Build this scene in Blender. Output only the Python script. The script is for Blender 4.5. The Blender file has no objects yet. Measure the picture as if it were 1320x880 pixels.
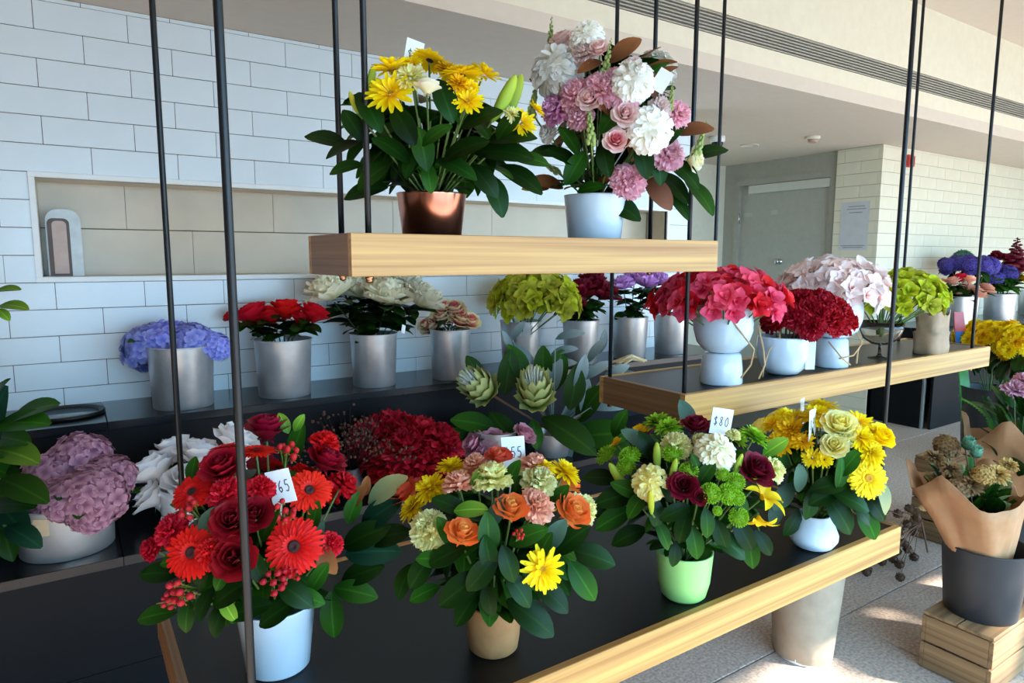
import bpy, math, random
import numpy as np
from mathutils import Vector, Matrix, Euler

scene = bpy.context.scene
COL = scene.collection
RND = random.Random(7)

# ------------------------------------------------------------------ camera
CAM_Z = 1.40
FOC, PITCH, AZ, ROLL = 866.0, math.radians(7.15), math.radians(56.55), math.radians(0.1)
_fh = Vector((math.cos(AZ), math.sin(AZ), 0)); _rt = Vector((math.sin(AZ), -math.cos(AZ), 0)); _up = Vector((0, 0, 1))
C_FW = _fh * math.cos(PITCH) - _up * math.sin(PITCH)
_u = _up * math.cos(PITCH) + _fh * math.sin(PITCH)
C_RT = _rt * math.cos(ROLL) + _u * math.sin(ROLL)
C_UP = _u * math.cos(ROLL) - _rt * math.sin(ROLL)
CAM = Vector((0, 0, CAM_Z))
cam_data = bpy.data.cameras.new('camera'); cam = bpy.data.objects.new('camera', cam_data); COL.objects.link(cam)
m = Matrix((( C_RT.x, C_UP.x, -C_FW.x, CAM.x), (C_RT.y, C_UP.y, -C_FW.y, CAM.y), (C_RT.z, C_UP.z, -C_FW.z, CAM.z), (0, 0, 0, 1)))
cam.matrix_world = m
cam_data.sensor_width = 36.0; cam_data.lens = 36.0 * FOC / 1320.0; cam_data.clip_start = 0.02
scene.camera = cam

# ------------------------------------------------------------------ world, sun, exposure
scene.view_settings.view_transform = 'Standard'; scene.view_settings.look = 'None'
scene.view_settings.gamma = 1.0; scene.view_settings.use_curve_mapping = False
scene.view_settings.exposure = 2.4
w = bpy.data.worlds.new('sky'); scene.world = w; w.use_nodes = True
bg = w.node_tree.nodes['Background']; bg.inputs[0].default_value = (0.36, 0.69, 1.0, 1); bg.inputs[1].default_value = 1.95
SUN_EL, SUN_AZ = math.radians(32), Vector((0.60, -0.80, 0)).normalized()
sd = bpy.data.lights.new('sun', 'SUN'); sd.energy = 5.4; sd.color = (1.0, 0.88, 0.75); sd.angle = math.radians(0.8)
so = bpy.data.objects.new('sun', sd); COL.objects.link(so)
_d = SUN_AZ * math.cos(SUN_EL) + Vector((0, 0, math.sin(SUN_EL)))
so.rotation_euler = _d.to_track_quat('Z', 'Y').to_euler(); so.location = _d * 20

# ------------------------------------------------------------------ photograph pixel -> place in the room
def ray(x, y): return C_FW + C_RT * ((x - 660) / FOC) - C_UP * ((y - 440) / FOC)
def on_z(x, y, z): d = ray(x, y); return CAM + d * ((z - CAM_Z) / d.z)
def on_y(x, y, Y): d = ray(x, y); return CAM + d * (Y / d.y)
def on_x(x, y, X): d = ray(x, y); return CAM + d * (X / d.x)
def at_d(x, y, dep): return CAM + ray(x, y) * dep
def depth(p): return (p - CAM).dot(C_FW)
def base_c(x, y, z, r):
    p = on_z(x, y, z); d = ray(x, y); h = Vector((d.x, d.y, 0)).normalized()
    return p + h * r

# ------------------------------------------------------------------ materials
def lin(c): return tuple(((v / 255) / 12.92 if v / 255 <= 0.04045 else ((v / 255 + 0.055) / 1.055) ** 2.4) for v in c)
MATS = {}
def mat(name, rgb, rough=0.5, metal=0.0, var=0.06, scale=18.0, bump=0.0, bscale=60.0, coat=0.0, spec=0.5, stretch=None):
    if name in MATS: return MATS[name]
    M = bpy.data.materials.new(name); M.use_nodes = True; nt = M.node_tree; b = nt.nodes['Principled BSDF']
    c = lin(rgb)
    tc = nt.nodes.new('ShaderNodeTexCoord'); mp = nt.nodes.new('ShaderNodeMapping'); nt.links.new(tc.outputs['Object'], mp.inputs[0])
    if stretch: mp.inputs['Scale'].default_value = stretch
    nz = nt.nodes.new('ShaderNodeTexNoise'); nz.inputs['Scale'].default_value = scale; nz.inputs['Detail'].default_value = 4
    nt.links.new(mp.outputs[0], nz.inputs['Vector'])
    rp = nt.nodes.new('ShaderNodeValToRGB'); nt.links.new(nz.outputs['Fac'], rp.inputs[0])
    rp.color_ramp.elements[0].position = 0.3; rp.color_ramp.elements[1].position = 0.7
    rp.color_ramp.elements[0].color = (*[max(0, v * (1 - var * 2)) for v in c], 1)
    rp.color_ramp.elements[1].color = (*[min(1, v * (1 + var * 2)) for v in c], 1)
    nt.links.new(rp.outputs[0], b.inputs['Base Color'])
    b.inputs['Roughness'].default_value = rough; b.inputs['Metallic'].default_value = metal
    b.inputs['Specular IOR Level'].default_value = spec; b.inputs['Coat Weight'].default_value = coat
    if bump:
        n2 = nt.nodes.new('ShaderNodeTexNoise'); n2.inputs['Scale'].default_value = bscale; nt.links.new(mp.outputs[0], n2.inputs['Vector'])
        bp = nt.nodes.new('ShaderNodeBump'); bp.inputs['Strength'].default_value = bump; bp.inputs['Distance'].default_value = 0.01
        nt.links.new(n2.outputs['Fac'], bp.inputs['Height']); nt.links.new(bp.outputs[0], b.inputs['Normal'])
    MATS[name] = M; return M

def petal_mat(name, base, tip, rough=0.55, trans=0.25, hv=0.04, pos=(0.15, 0.85), rib=0):
    """petal or leaf: colour runs from its base to its tip, each bloom differs a little"""
    if name in MATS: return MATS[name]
    M = bpy.data.materials.new(name); M.use_nodes = True; nt = M.node_tree; b = nt.nodes['Principled BSDF']
    at = nt.nodes.new('ShaderNodeAttribute'); at.attribute_name = 'pu'
    rp = nt.nodes.new('ShaderNodeValToRGB'); nt.links.new(at.outputs['Fac'], rp.inputs[0])
    rp.color_ramp.elements[0].position, rp.color_ramp.elements[1].position = pos
    rp.color_ramp.elements[0].color = (*lin(base), 1); rp.color_ramp.elements[1].color = (*lin(tip), 1)
    oi = nt.nodes.new('ShaderNodeObjectInfo'); hs = nt.nodes.new('ShaderNodeHueSaturation')
    mr = nt.nodes.new('ShaderNodeMapRange'); mr.inputs['To Min'].default_value = 1 - hv * 4; mr.inputs['To Max'].default_value = 1 + hv * 3
    mh = nt.nodes.new('ShaderNodeMapRange'); mh.inputs['To Min'].default_value = 0.5 - hv * .08; mh.inputs['To Max'].default_value = 0.5 + hv * .08
    nt.links.new(oi.outputs['Random'], mr.inputs[0]); nt.links.new(oi.outputs['Random'], mh.inputs[0])
    nt.links.new(mr.outputs[0], hs.inputs['Value']); nt.links.new(mh.outputs[0], hs.inputs['Hue']); nt.links.new(rp.outputs[0], hs.inputs['Color'])
    if rib:
        av = nt.nodes.new('ShaderNodeAttribute'); av.attribute_name = 'pv'
        mv = nt.nodes.new('ShaderNodeMapRange'); mv.inputs['From Min'].default_value = .0; mv.inputs['From Max'].default_value = .13; mv.inputs['To Min'].default_value = rib; mv.inputs['To Max'].default_value = 1.0
        mm_ = nt.nodes.new('ShaderNodeVectorMath'); mm_.operation = 'SCALE'; nt.links.new(av.outputs['Fac'], mv.inputs[0]); nt.links.new(mv.outputs[0], mm_.inputs['Scale']); nt.links.new(hs.outputs[0], mm_.inputs[0]); hs = mm_
    nt.links.new(hs.outputs[0], b.inputs['Base Color']); b.inputs['Roughness'].default_value = rough
    b.inputs['Specular IOR Level'].default_value = 0.14 if rib else 0.25
    if trans:
        t = nt.nodes.new('ShaderNodeBsdfTranslucent'); nt.links.new(hs.outputs[0], t.inputs[0])
        mx = nt.nodes.new('ShaderNodeMixShader'); mx.inputs[0].default_value = trans
        out = nt.nodes['Material Output']
        nt.links.new(b.outputs[0], mx.inputs[1]); nt.links.new(t.outputs[0], mx.inputs[2]); nt.links.new(mx.outputs[0], out.inputs[0])
    MATS[name] = M; return M

def wood_mat(name, dark, light, axis='X', sc=1.0, rough=0.45):
    if name in MATS: return MATS[name]
    M = bpy.data.materials.new(name); M.use_nodes = True; nt = M.node_tree; b = nt.nodes['Principled BSDF']
    tc = nt.nodes.new('ShaderNodeTexCoord'); mp = nt.nodes.new('ShaderNodeMapping'); nt.links.new(tc.outputs['Object'], mp.inputs[0])
    s = {'X': (0.8, 75, 75), 'Y': (75, 0.8, 75), 'Z': (75, 75, 0.8)}[axis]; mp.inputs['Scale'].default_value = tuple(v * sc for v in s)
    n = nt.nodes.new('ShaderNodeTexNoise'); n.inputs['Scale'].default_value = 1.0; n.inputs['Detail'].default_value = 5; n.inputs['Distortion'].default_value = 0.25
    nt.links.new(mp.outputs[0], n.inputs['Vector'])
    rp = nt.nodes.new('ShaderNodeValToRGB'); nt.links.new(n.outputs['Fac'], rp.inputs[0])
    rp.color_ramp.elements[0].position = 0.32; rp.color_ramp.elements[1].position = 0.62
    rp.color_ramp.elements[0].color = (*lin(dark), 1); rp.color_ramp.elements[1].color = (*lin(light), 1)
    nt.links.new(rp.outputs[0], b.inputs['Base Color']); b.inputs['Roughness'].default_value = rough
    MATS[name] = M; return M

def glass_mat(name, tint=(1, 1, 1), rough=0.02):
    if name in MATS: return MATS[name]
    M = bpy.data.materials.new(name); M.use_nodes = True; nt = M.node_tree; b = nt.nodes['Principled BSDF']
    b.inputs['Base Color'].default_value = (*tint, 1); b.inputs['Roughness'].default_value = rough; b.inputs['Transmission Weight'].default_value = 1.0; b.inputs['IOR'].default_value = 1.45
    MATS[name] = M; return M

# ------------------------------------------------------------------ mesh building
class MB:
    def __init__(s): s.v = []; s.f = []; s.pu = []; s.mi = []; s.cur = 0
    def add(s, verts, faces, pu=None, M=None):
        o = len(s.v)
        if M is not None: verts = [M @ Vector(q) for q in verts]
        s.v += [tuple(q) for q in verts]; s.f += [tuple(i + o for i in f) for f in faces]
        s.pu += list(pu) if pu is not None else [0.5] * len(verts); s.mi += [s.cur] * len(faces); return s
    def box(s, a, b, M=None):
        x0, y0, z0 = a; x1, y1, z1 = b
        return s.add([(x0, y0, z0), (x1, y0, z0), (x1, y1, z0), (x0, y1, z0), (x0, y0, z1), (x1, y0, z1), (x1, y1, z1), (x0, y1, z1)],
                     [(0, 3, 2, 1), (4, 5, 6, 7), (0, 1, 5, 4), (1, 2, 6, 5), (2, 3, 7, 6), (3, 0, 4, 7)], M=M)
    def cbox(s, a, b, c):
        """box with chamfered edges"""
        x0, y0, z0 = a; x1, y1, z1 = b
        vs = []
        for z, k in ((z0, c), (z0 + c, 0), (z1 - c, 0), (z1, c)):
            vs += [(x0 + k, y0 + k + (c if not k else 0) * 0, z), (x1 - k, y0 + k, z), (x1 - k, y1 - k, z), (x0 + k, y1 - k, z)]
        fs = [(3, 2, 1, 0), (12, 13, 14, 15)]
        for r in range(3):
            for i in range(4):
                j = (i + 1) % 4; fs.append((r * 4 + i, r * 4 + j, r * 4 + 4 + j, r * 4 + 4 + i))
        return s.add(vs, fs)
    def lathe(s, prof, seg=36, M=None, cap0=True, cap1=False, wob=None):
        vs = []; n = len(prof)
        for (r, z) in prof:
            for k in range(seg):
                a = 2 * math.pi * k / seg; rr = r * (1 + (wob(a, z) if wob else 0))
                vs.append((rr * math.cos(a), rr * math.sin(a), z))
        fs = []
        for i in range(n - 1):
            for k in range(seg):
                j = (k + 1) % seg; fs.append((i * seg + k, i * seg + j, (i + 1) * seg + j, (i + 1) * seg + k))
        if cap0: fs.append(tuple(reversed(range(seg))))
        if cap1: fs.append(tuple((n - 1) * seg + k for k in range(seg)))
        pu = [i / (n - 1) for i in range(n) for _ in range(seg)]
        return s.add(vs, fs, pu, M)
    def tube(s, pts, r, seg=6, r1=None):
        pts = [Vector(p) for p in pts]; n = len(pts); vs = []
        prev = None
        for i, p in enumerate(pts):
            t = (pts[min(i + 1, n - 1)] - pts[max(i - 1, 0)]).normalized()
            a = (prev if prev is not None else (Vector((1, 0, 0)) if abs(t.x) < 0.8 else Vector((0, 1, 0))))
            a = (a - t * a.dot(t)).normalized(); b = t.cross(a); prev = a
            rr = r if r1 is None else r + (r1 - r) * i / (n - 1)
            for k in range(seg):
                q = 2 * math.pi * k / seg; vs.append(p + (a * math.cos(q) + b * math.sin(q)) * rr)
        fs = []
        for i in range(n - 1):
            for k in range(seg):
                j = (k + 1) % seg; fs.append((i * seg + k, i * seg + j, (i + 1) * seg + j, (i + 1) * seg + k))
        fs += [tuple(reversed(range(seg))), tuple((n - 1) * seg + k for k in range(seg))]
        return s.add(vs, fs)
    def sphere(s, c, r, seg=10, rings=6, sz=1.0):
        vs = [(c[0], c[1], c[2] - r * sz)]; fs = []
        for i in range(1, rings):
            t = math.pi * i / rings
            for k in range(seg):
                a = 2 * math.pi * k / seg; vs.append((c[0] + r * math.sin(t) * math.cos(a), c[1] + r * math.sin(t) * math.sin(a), c[2] - r * sz * math.cos(t)))
        vs.append((c[0], c[1], c[2] + r * sz)); L = len(vs) - 1
        for k in range(seg):
            j = (k + 1) % seg; fs.append((0, 1 + j, 1 + k)); fs.append((L, L - seg + k, L - seg + j))
            for i in range(rings - 2): o = 1 + i * seg; fs.append((o + k, o + j, o + seg + j, o + seg + k))
        return s.add(vs, fs)
    def mesh(s, name, smooth=True):
        me = bpy.data.meshes.new(name); me.from_pydata(s.v, [], s.f); me.update()
        if smooth: me.polygons.foreach_set('use_smooth', [True] * len(s.f))
        at = me.attributes.new('pu', 'FLOAT', 'POINT'); at.data.foreach_set('value', [float(q) for q in s.pu])
        if any(s.mi): me.polygons.foreach_set('material_index', s.mi)
        return me

WORLD = {}
def put(name, me, material=None, M=None, parent=None):
    """link one mesh object; M is its place in the room"""
    o = bpy.data.objects.new(name, me); COL.objects.link(o)
    M = M if M is not None else Matrix.Identity(4)
    if material is not None:
        ml = material if isinstance(material, (list, tuple)) else [material]
        while len(me.materials) < len(ml): me.materials.append(None)
        for i, mm in enumerate(ml):
            o.material_slots[i].link = 'OBJECT'; o.material_slots[i].material = mm
    if parent is not None:
        o.parent = parent; o.matrix_parent_inverse = WORLD[parent.name].inverted()
    o.matrix_basis = M; WORLD[o.name] = M
    return o
def tag(o, label, cat, group=None):
    o['label'] = label; o['category'] = cat
    if group: o['group'] = group
    return o
def thing(name, label, cat, loc, group=None):
    o = bpy.data.objects.new(name, None); COL.objects.link(o); o.empty_display_size = 0.05
    M = Matrix.Translation(Vector(loc)); o.matrix_basis = M; WORLD[o.name] = M
    return tag(o, label, cat, group)
def struct(name, me, material, M=None, parent=None):
    o = put(name, me, material, M, parent)
    if parent is None: o['kind'] = 'structure'
    return o
T = Matrix.Translation
def frame(p, zax, xhint=None, s=1.0, roll=0.0, sx=None):
    z = Vector(zax).normalized(); x = Vector(xhint) if xhint is not None else Vector((1, 0, 0.01))
    x = x - z * x.dot(z)
    if x.length < 1e-4: x = Vector((0, 1, 0)) - z * z.y
    x.normalize(); y = z.cross(x)
    R = Matrix((x, y, z)).transposed().to_4x4() @ Matrix.Rotation(roll, 4, 'Z')
    S = Matrix.Diagonal((sx[0], sx[1], sx[2], 1)) if sx else Matrix.Scale(s, 4)
    return T(Vector(p)) @ R @ S

# materials of the place
M_TILE = mat('white_tile_glaze', (224, 234, 239), 0.22, var=0.02, scale=3)
M_TILE_C = mat('cream_tile_glaze', (230, 222, 198), 0.3, var=0.03, scale=3)
M_GROUT = mat('dark_grout', (96, 88, 86), 0.9)
M_GROUT_C = mat('taupe_grout', (112, 100, 86), 0.9)
M_PLASTER = mat('white_plaster', (230, 222, 200), 0.8, var=0.015)
M_CEIL = mat('ceiling_paint', (216, 203, 188), 0.85, var=0.01)
M_TRIM = mat('white_trim', (235, 238, 236), 0.35, var=0.01)
M_NICHE = mat('beige_niche_tile', (206, 188, 160), 0.3, var=0.04, scale=4)
M_DOOR = mat('grey_door_paint', (176, 174, 162), 0.5, var=0.02)
M_FRAME = mat('door_frame_paint', (168, 164, 150), 0.5, var=0.02)
M_FLOOR = mat('speckled_concrete', (174, 162, 152), 0.6, var=0.18, scale=90, bump=0.1)
M_JOINT = mat('floor_joint', (110, 96, 86), 0.9)
M_BLACK = mat('black_laminate', (19, 20, 23), 0.45, var=0.06, scale=6, spec=.12)
M_BLACKTOP = mat('black_gloss_top', (22, 25, 30), 0.2, var=0.05, scale=6, spec=.35)
M_LINER = mat('black_liner', (12, 12, 13), 0.38, var=0.08, scale=9, spec=.3)
M_ROD = mat('black_rod_paint', (20, 24, 29), 0.4, 0.2, var=0.03)
M_STEEL = mat('galvanised_steel', (206, 208, 210), 0.34, 0.7, var=0.08, scale=9)
M_CHROME = mat('chrome', (205, 205, 205), 0.12, 1.0, var=0.02)
M_BRASS = mat('copper_nut', (178, 134, 104), 0.25, 1.0, var=0.03)
M_COPPER = mat('copper_pot_metal', (212, 142, 118), 0.2, 1.0, var=0.04, scale=5)
M_WHITEPOT = mat('white_glazed_ceramic', (204, 217, 228), 0.12, var=0.015, coat=0.3)
M_BLUEPOT = mat('pale_blue_white_ceramic', (205, 221, 236), 0.3, var=0.02)
M_GREENPOT = mat('mint_green_ceramic', (156, 210, 122), 0.3, var=0.03, scale=4)
M_KRAFT = mat('kraft_board', (150, 106, 62), 0.75, var=0.07, bump=0.25, bscale=25)
M_KRAFTWRAP = mat('kraft_paper', (178, 130, 90), 0.7, var=0.05, bump=0.35, bscale=14)
M_BAG = mat('kraft_bag_paper', (168, 140, 112), 0.75, var=0.06, bump=0.4, bscale=22)
M_GREYPAPER = mat('taupe_wrap_paper', (156, 140, 120), 0.75, var=0.05, bump=0.5, bscale=12)
M_CARD = mat('white_card', (240, 244, 246), 0.6, var=0.01)
M_INK = mat('pen_ink', (52, 60, 74), 0.6, var=0.02)
M_TWINE = mat('tan_leather_cord', (190, 156, 112), 0.7, var=0.08)
M_DARKBUCKET = mat('charcoal_plastic', (40, 42, 46), 0.5, var=0.04)
M_BLACKBUCKET = mat('black_plastic', (30, 30, 32), 0.4, var=0.04)
M_WOOD = wood_mat('oak_shelf_x', (160, 106, 48), (206, 158, 86), 'X')
M_WOODY_SHADED = wood_mat('oak_shelf_y_shaded', (112, 74, 38), (146, 104, 60), 'Y')  # shelf-end shade put into the colour, darker than the front oak
M_CRATE = wood_mat('pine_crate_x', (98, 74, 48), (146, 116, 80), 'X', 0.7, 0.7)
M_CRATEY = wood_mat('pine_crate_y', (98, 74, 48), (146, 116, 80), 'Y', 0.7, 0.7)
M_STEM = mat('green_stem', (84, 112, 52), 0.6, var=0.12)
M_STEMD = mat('dark_green_stem', (52, 74, 38), 0.6, var=0.12)
M_STEMB = mat('brown_stem', (104, 74, 56), 0.7, var=0.12)
M_GLASS = glass_mat('clear_glass')
#@@STRUCTURE
# ================================================================== THE PLACE
WY = 3.10; SOFFIT = 2.341; CEIL = 3.05; BULK_Y = 2.41; COR_X0 = 3.44; COR_X1 = 5.755; COR_Y = 4.75
WIN_TOP = 2.19; FRONT_Y = -1.30; LEFT_X = -2.0; FAR_X = 12.0
N_X0, N_X1, N_Z0, N_Z1, N_D = -0.075, 3.237, 1.322, 1.692, 0.18

# floor of large slabs
fl = struct('floor', MB().box((LEFT_X, FRONT_Y, -0.06), (FAR_X, COR_Y, -0.006)).mesh('floor_bed', False), M_JOINT)
slab = MB().cbox((0.0025, 0.0025, -0.03), (1.1975, 1.1975, 0.0), 0.002).mesh('slab', False)
for i in range(-4, 9):
    for j in range(-2, 6):
        x, y = 2.43 + i * 1.2, -1.04 + j * 1.2 - 1.2
        x0, x1, y0, y1 = max(x, LEFT_X), min(x + 1.2, FAR_X), max(y, FRONT_Y), min(y + 1.2, COR_Y)
        if x1 - x0 < 0.05 or y1 - y0 < 0.05: continue
        put('slab', slab, M_FLOOR, T((x0, y0, 0)) @ Matrix.Diagonal(((x1 - x0) / 1.2, (y1 - y0) / 1.2, 1, 1)), fl)

# tiled walls
def tile_mesh(): return MB().cbox((0.0012, -0.006, 0.0012), (0.2988, 0.006, 0.1011), 0.0012).mesh('tile', False)
TILE = tile_mesh(); RP = 0.1023; Z0 = 2.222
def tile_wall(parent, org, du, u0, u1, z0, z1, phase, material, hole=None):
    """running-bond tiles in the vertical plane through org along du; one object for each tile"""
    du = Vector(du); n = du.cross(Vector((0, 0, 1)))
    B = Matrix((du, -n, Vector((0, 0, 1)))).transposed().to_4x4()
    r = -2
    while True:
        zt, zb = Z0 - (r) * RP, Z0 - (r + 1) * RP
        r += 1
        if zb >= z1: continue
        if zt <= z0 + 0.004: break
        za, zc = max(zb, z0), min(zt, z1)
        if zc - za < 0.008: continue
        ph = phase + (0.15 if r % 2 else 0.0)
        k = math.floor((u0 - ph) / 0.3)
        while ph + k * 0.3 < u1:
            a, b = max(ph + k * 0.3, u0), min(ph + (k + 1) * 0.3, u1); k += 1
            spans = [(a, b, za, zc)]
            if hole and zc > hole[2] + 0.002 and za < hole[3] - 0.002:
                hu0, hu1, hz0, hz1 = hole; spans = []
                if a < hu0: spans.append((a, min(b, hu0), za, zc))
                if b > hu1: spans.append((max(a, hu1), b, za, zc))
                ua, ub = max(a, hu0), min(b, hu1)
                if ub > ua:
                    if za < hz0: spans.append((ua, ub, za, hz0))
                    if zc > hz1: spans.append((ua, ub, hz1, zc))
            for (p, q, s_, t_) in spans:
                if q - p < 0.012 or t_ - s_ < 0.008: continue
                put('tile', TILE, material, T(Vector(org) + du * p + Vector((0, 0, s_))) @ B @ Matrix.Diagonal(((q - p) / 0.3, 1, (t_ - s_) / RP, 1)), parent)

TR = 0.02   # trim around the niche
wb = MB(); Y0, Y1 = WY + 0.004, WY + 0.22
wb.box((LEFT_X, Y0, 0), (N_X0, Y1, SOFFIT)); wb.box((N_X1, Y0, 0), (COR_X0, Y1, SOFFIT))
wb.box((N_X0, Y0, 0), (N_X1, Y1, N_Z0)); wb.box((N_X0, Y0, N_Z1), (N_X1, Y1, SOFFIT))
wall_back = struct('wall_back', wb.mesh('wall_back', False), M_GROUT)
tile_wall(wall_back, (0, WY + 0.006, 0), (1, 0, 0), -1.0, COR_X0, 0.76, SOFFIT - 0.002, -0.039, M_TILE, (N_X0 - TR, N_X1 + TR, N_Z0 - TR, N_Z1 + TR))
# niche: trim, shell, large tiles inside
for nm, a, b in (('niche_trim', (N_X0 - TR, N_Z1), (N_X1 + TR, N_Z1 + TR)), ('niche_trim', (N_X0 - TR, N_Z0 - TR), (N_X1 + TR, N_Z0)),
                 ('niche_trim', (N_X0 - TR, N_Z0), (N_X0, N_Z1)), ('niche_trim', (N_X1, N_Z0), (N_X1 + TR, N_Z1))):
    put(nm, MB().cbox((a[0], WY - 0.006, a[1]), (b[0], WY + 0.02, b[1]), 0.001).mesh('niche_trim', False), M_TRIM, None, wall_back)
for a, b in (((N_X0, WY + .02, N_Z0 - .004), (N_X1, WY + N_D, N_Z0 + .002)), ((N_X0, WY + .02, N_Z1 - .002), (N_X1, WY + N_D, N_Z1 + .004)), ((N_X0 - .004, WY + .02, N_Z0), (N_X0 + .002, WY + N_D, N_Z1)), ((N_X1 - .002, WY + .02, N_Z0), (N_X1 + .004, WY + N_D, N_Z1))):
    put('niche_lining', MB().box(a, b).mesh('lining', False), M_NICHE, None, wall_back)
nb = MB(); nb.box((N_X0, WY + N_D, N_Z0), (N_X1, WY + N_D + 0.03, N_Z1))
put('niche_back', nb.mesh('niche_back', False), M_GROUT_C, None, wall_back)
for row, (za, zb) in enumerate(((N_Z0, 1.511), (1.513, N_Z1))):
    x = N_X0 - (0.25 if row else 0.0) - 0.05
    while x < N_X1:
        a, b = max(x, N_X0), min(x + 0.6, N_X1)
        if b - a > 0.02: put('niche_tile', MB().cbox((a + 0.001, WY + N_D - 0.006, za + 0.001), (b - 0.001, WY + N_D + 0.004, zb - 0.001), 0.001).mesh('niche_tile', False), M_NICHE, None, wall_back)
        x += 0.6
# corridor opening between the two tiled walls
struct('wall_corridor_side', MB().box((COR_X0 - 0.05, WY + 0.22, 0), (COR_X0, COR_Y, SOFFIT)).mesh('w', False), M_PLASTER)
struct('wall_corridor_end', MB().box((COR_X0 - 0.05, COR_Y, 0), (5.95, COR_Y + 0.1, SOFFIT)).mesh('w', False), M_PLASTER)
dx = 5.80
D0, D1, DZ = 3.575, 4.56, 2.12
wd = MB(); wd.box((dx, D1 + 0.02, 0), (dx + 0.12, COR_Y, SOFFIT)); wd.box((dx, 3.50, 0), (dx + 0.12, D0 - 0.02, SOFFIT)); wd.box((dx, D0 - 0.02, DZ + 0.02), (dx + 0.12, D1 + 0.02, SOFFIT))
struct('wall_door_side', wd.mesh('w', False), M_FRAME)
door = struct('door_1', MB().cbox((dx + 0.03, D0, 0.01), (dx + 0.075, D1, DZ), 0.002).mesh('door_leaf', False), M_DOOR)
fr = MB(); fr.box((dx - 0.012, D0 - 0.06, 0), (dx + 0.1, D0, DZ + 0.06)); fr.box((dx - 0.012, D1, 0), (dx + 0.1, D1 + 0.06, DZ + 0.06)); fr.box((dx - 0.012, D0, DZ), (dx + 0.1, D1, DZ + 0.06))
put('door_frame', fr.mesh('door_frame', False), M_FRAME, None, door)
put('door_closer_rail', MB().cbox((dx - 0.02, D0 + 0.0, DZ - 0.085), (dx + 0.03, D1 - 0.12, DZ - 0.005), 0.004).mesh('rail', False), mat('pale_rail', (206, 206, 194), 0.4, var=0.01), None, door)
kn = MB().lathe([(0.028, 0), (0.03, 0.008), (0.012, 0.012), (0.012, 0.035), (0.026, 0.045), (0.03, 0.06), (0.02, 0.075), (0.001, 0.078)], 20)
put('door_knob', kn.mesh('knob'), M_CHROME, frame((dx + 0.03, 4.075, 1.362), (-1, 0, 0)), door)
put('door_hinge', MB().lathe([(0.012, -0.05), (0.012, 0.05)], 10, cap1=True).mesh('hinge'), M_CHROME, T((dx - 0.02, 4.543, 1.793)), door)
for (ya, yb, za) in ((4.42, 4.52, 1.83), (4.12, 4.2, 1.84)):
    put('door_notice', MB().box((dx + 0.026, ya, za - 0.02), (dx + 0.0299, yb, za + 0.02)).mesh('n', False), mat('notice_film', (190, 188, 178), 0.4, var=0.03), None, door)
# column side and right wall
wr = MB(); wr.box((COR_X1 + 0.004, WY + 0.004, 0), (dx + 0.12, 3.50, SOFFIT)); wr.box((COR_X1 + 0.004, WY + 0.004, 0), (FAR_X, WY + 0.1, SOFFIT))
wall_right = struct('wall_right', wr.mesh('wall_right', False), M_GROUT_C)
tile_wall(wall_right, (0, WY + 0.006, 0), (1, 0, 0), COR_X1 + 0.006, 9.9, 0.7, SOFFIT - 0.002, 5.80, M_TILE_C)
tile_wall(wall_right, (COR_X1 + 0.006, 0, 0), (0, -1, 0), -3.50, -WY + 0.002, 0.0, SOFFIT - 0.002, -3.43, M_TILE_C)
# ceilings
struct('ceiling_soffit', MB().box((LEFT_X, BULK_Y, SOFFIT), (FAR_X, COR_Y + 0.1, SOFFIT + 0.08)).mesh('c', False), M_CEIL)
struct('wall_bulkhead', MB().box((LEFT_X, BULK_Y, SOFFIT + 0.08), (FAR_X, BULK_Y + 0.15, 2.517)).box((LEFT_X, BULK_Y, 2.632), (FAR_X, BULK_Y + 0.15, CEIL)).box((LEFT_X, BULK_Y + 0.08, 2.517), (FAR_X, BULK_Y + 0.15, 2.632)).mesh('w', False), M_PLASTER)
struct('ceiling', MB().box((LEFT_X, FRONT_Y - 0.2, CEIL), (FAR_X, BULK_Y + 0.15, CEIL + 0.1)).mesh('c', False), M_CEIL)
struct('wall_left_shade', MB().box((LEFT_X - 0.1, FRONT_Y, 0), (LEFT_X, WY + 0.2, CEIL)).mesh('w', False), mat('grey_shade_wall', (120, 112, 104), .8, var=.02))  # unseen wall, added and greyed to darken the left shelf ends
struct('wall_far', MB().box((FAR_X, FRONT_Y, 0), (FAR_X + 0.1, WY + 0.2, CEIL)).mesh('w', False), M_PLASTER)
# shop front behind the photographer: low sill, tall glazed opening with mullions
wf = MB(); wf.box((LEFT_X, FRONT_Y - 0.2, WIN_TOP), (FAR_X, FRONT_Y, CEIL)); wf.box((LEFT_X - .1, FRONT_Y - 0.2, 0), (-0.45, FRONT_Y, WIN_TOP)); wf.box((11.2, FRONT_Y - 0.2, 0), (FAR_X, FRONT_Y, WIN_TOP))  # unseen wall, header and left pier shaped to shade the shelves
struct('wall_front', wf.mesh('w', False), M_PLASTER)
wn = MB(); wn.box((-0.45, FRONT_Y - 0.12, 0), (11.2, FRONT_Y - 0.04, 0.08)); wn.box((-0.45, FRONT_Y - 0.12, WIN_TOP - 0.05), (11.2, FRONT_Y - 0.04, WIN_TOP))
for x in (-0.45, 1.9, 5.6, 7.4, 9.2, 11.14): wn.box((x, FRONT_Y - 0.12, 0.08), (x + 0.06, FRONT_Y - 0.04, WIN_TOP - 0.05))
struct('window_1', wn.mesh('w', False), M_BLACK)
struct('ground_outside', MB().box((-25, -40, -0.2), (40, FRONT_Y - 0.2, -0.02)).mesh('g', False), mat('pavement', (128, 130, 132), 0.8, var=0.1, scale=8))

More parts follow.
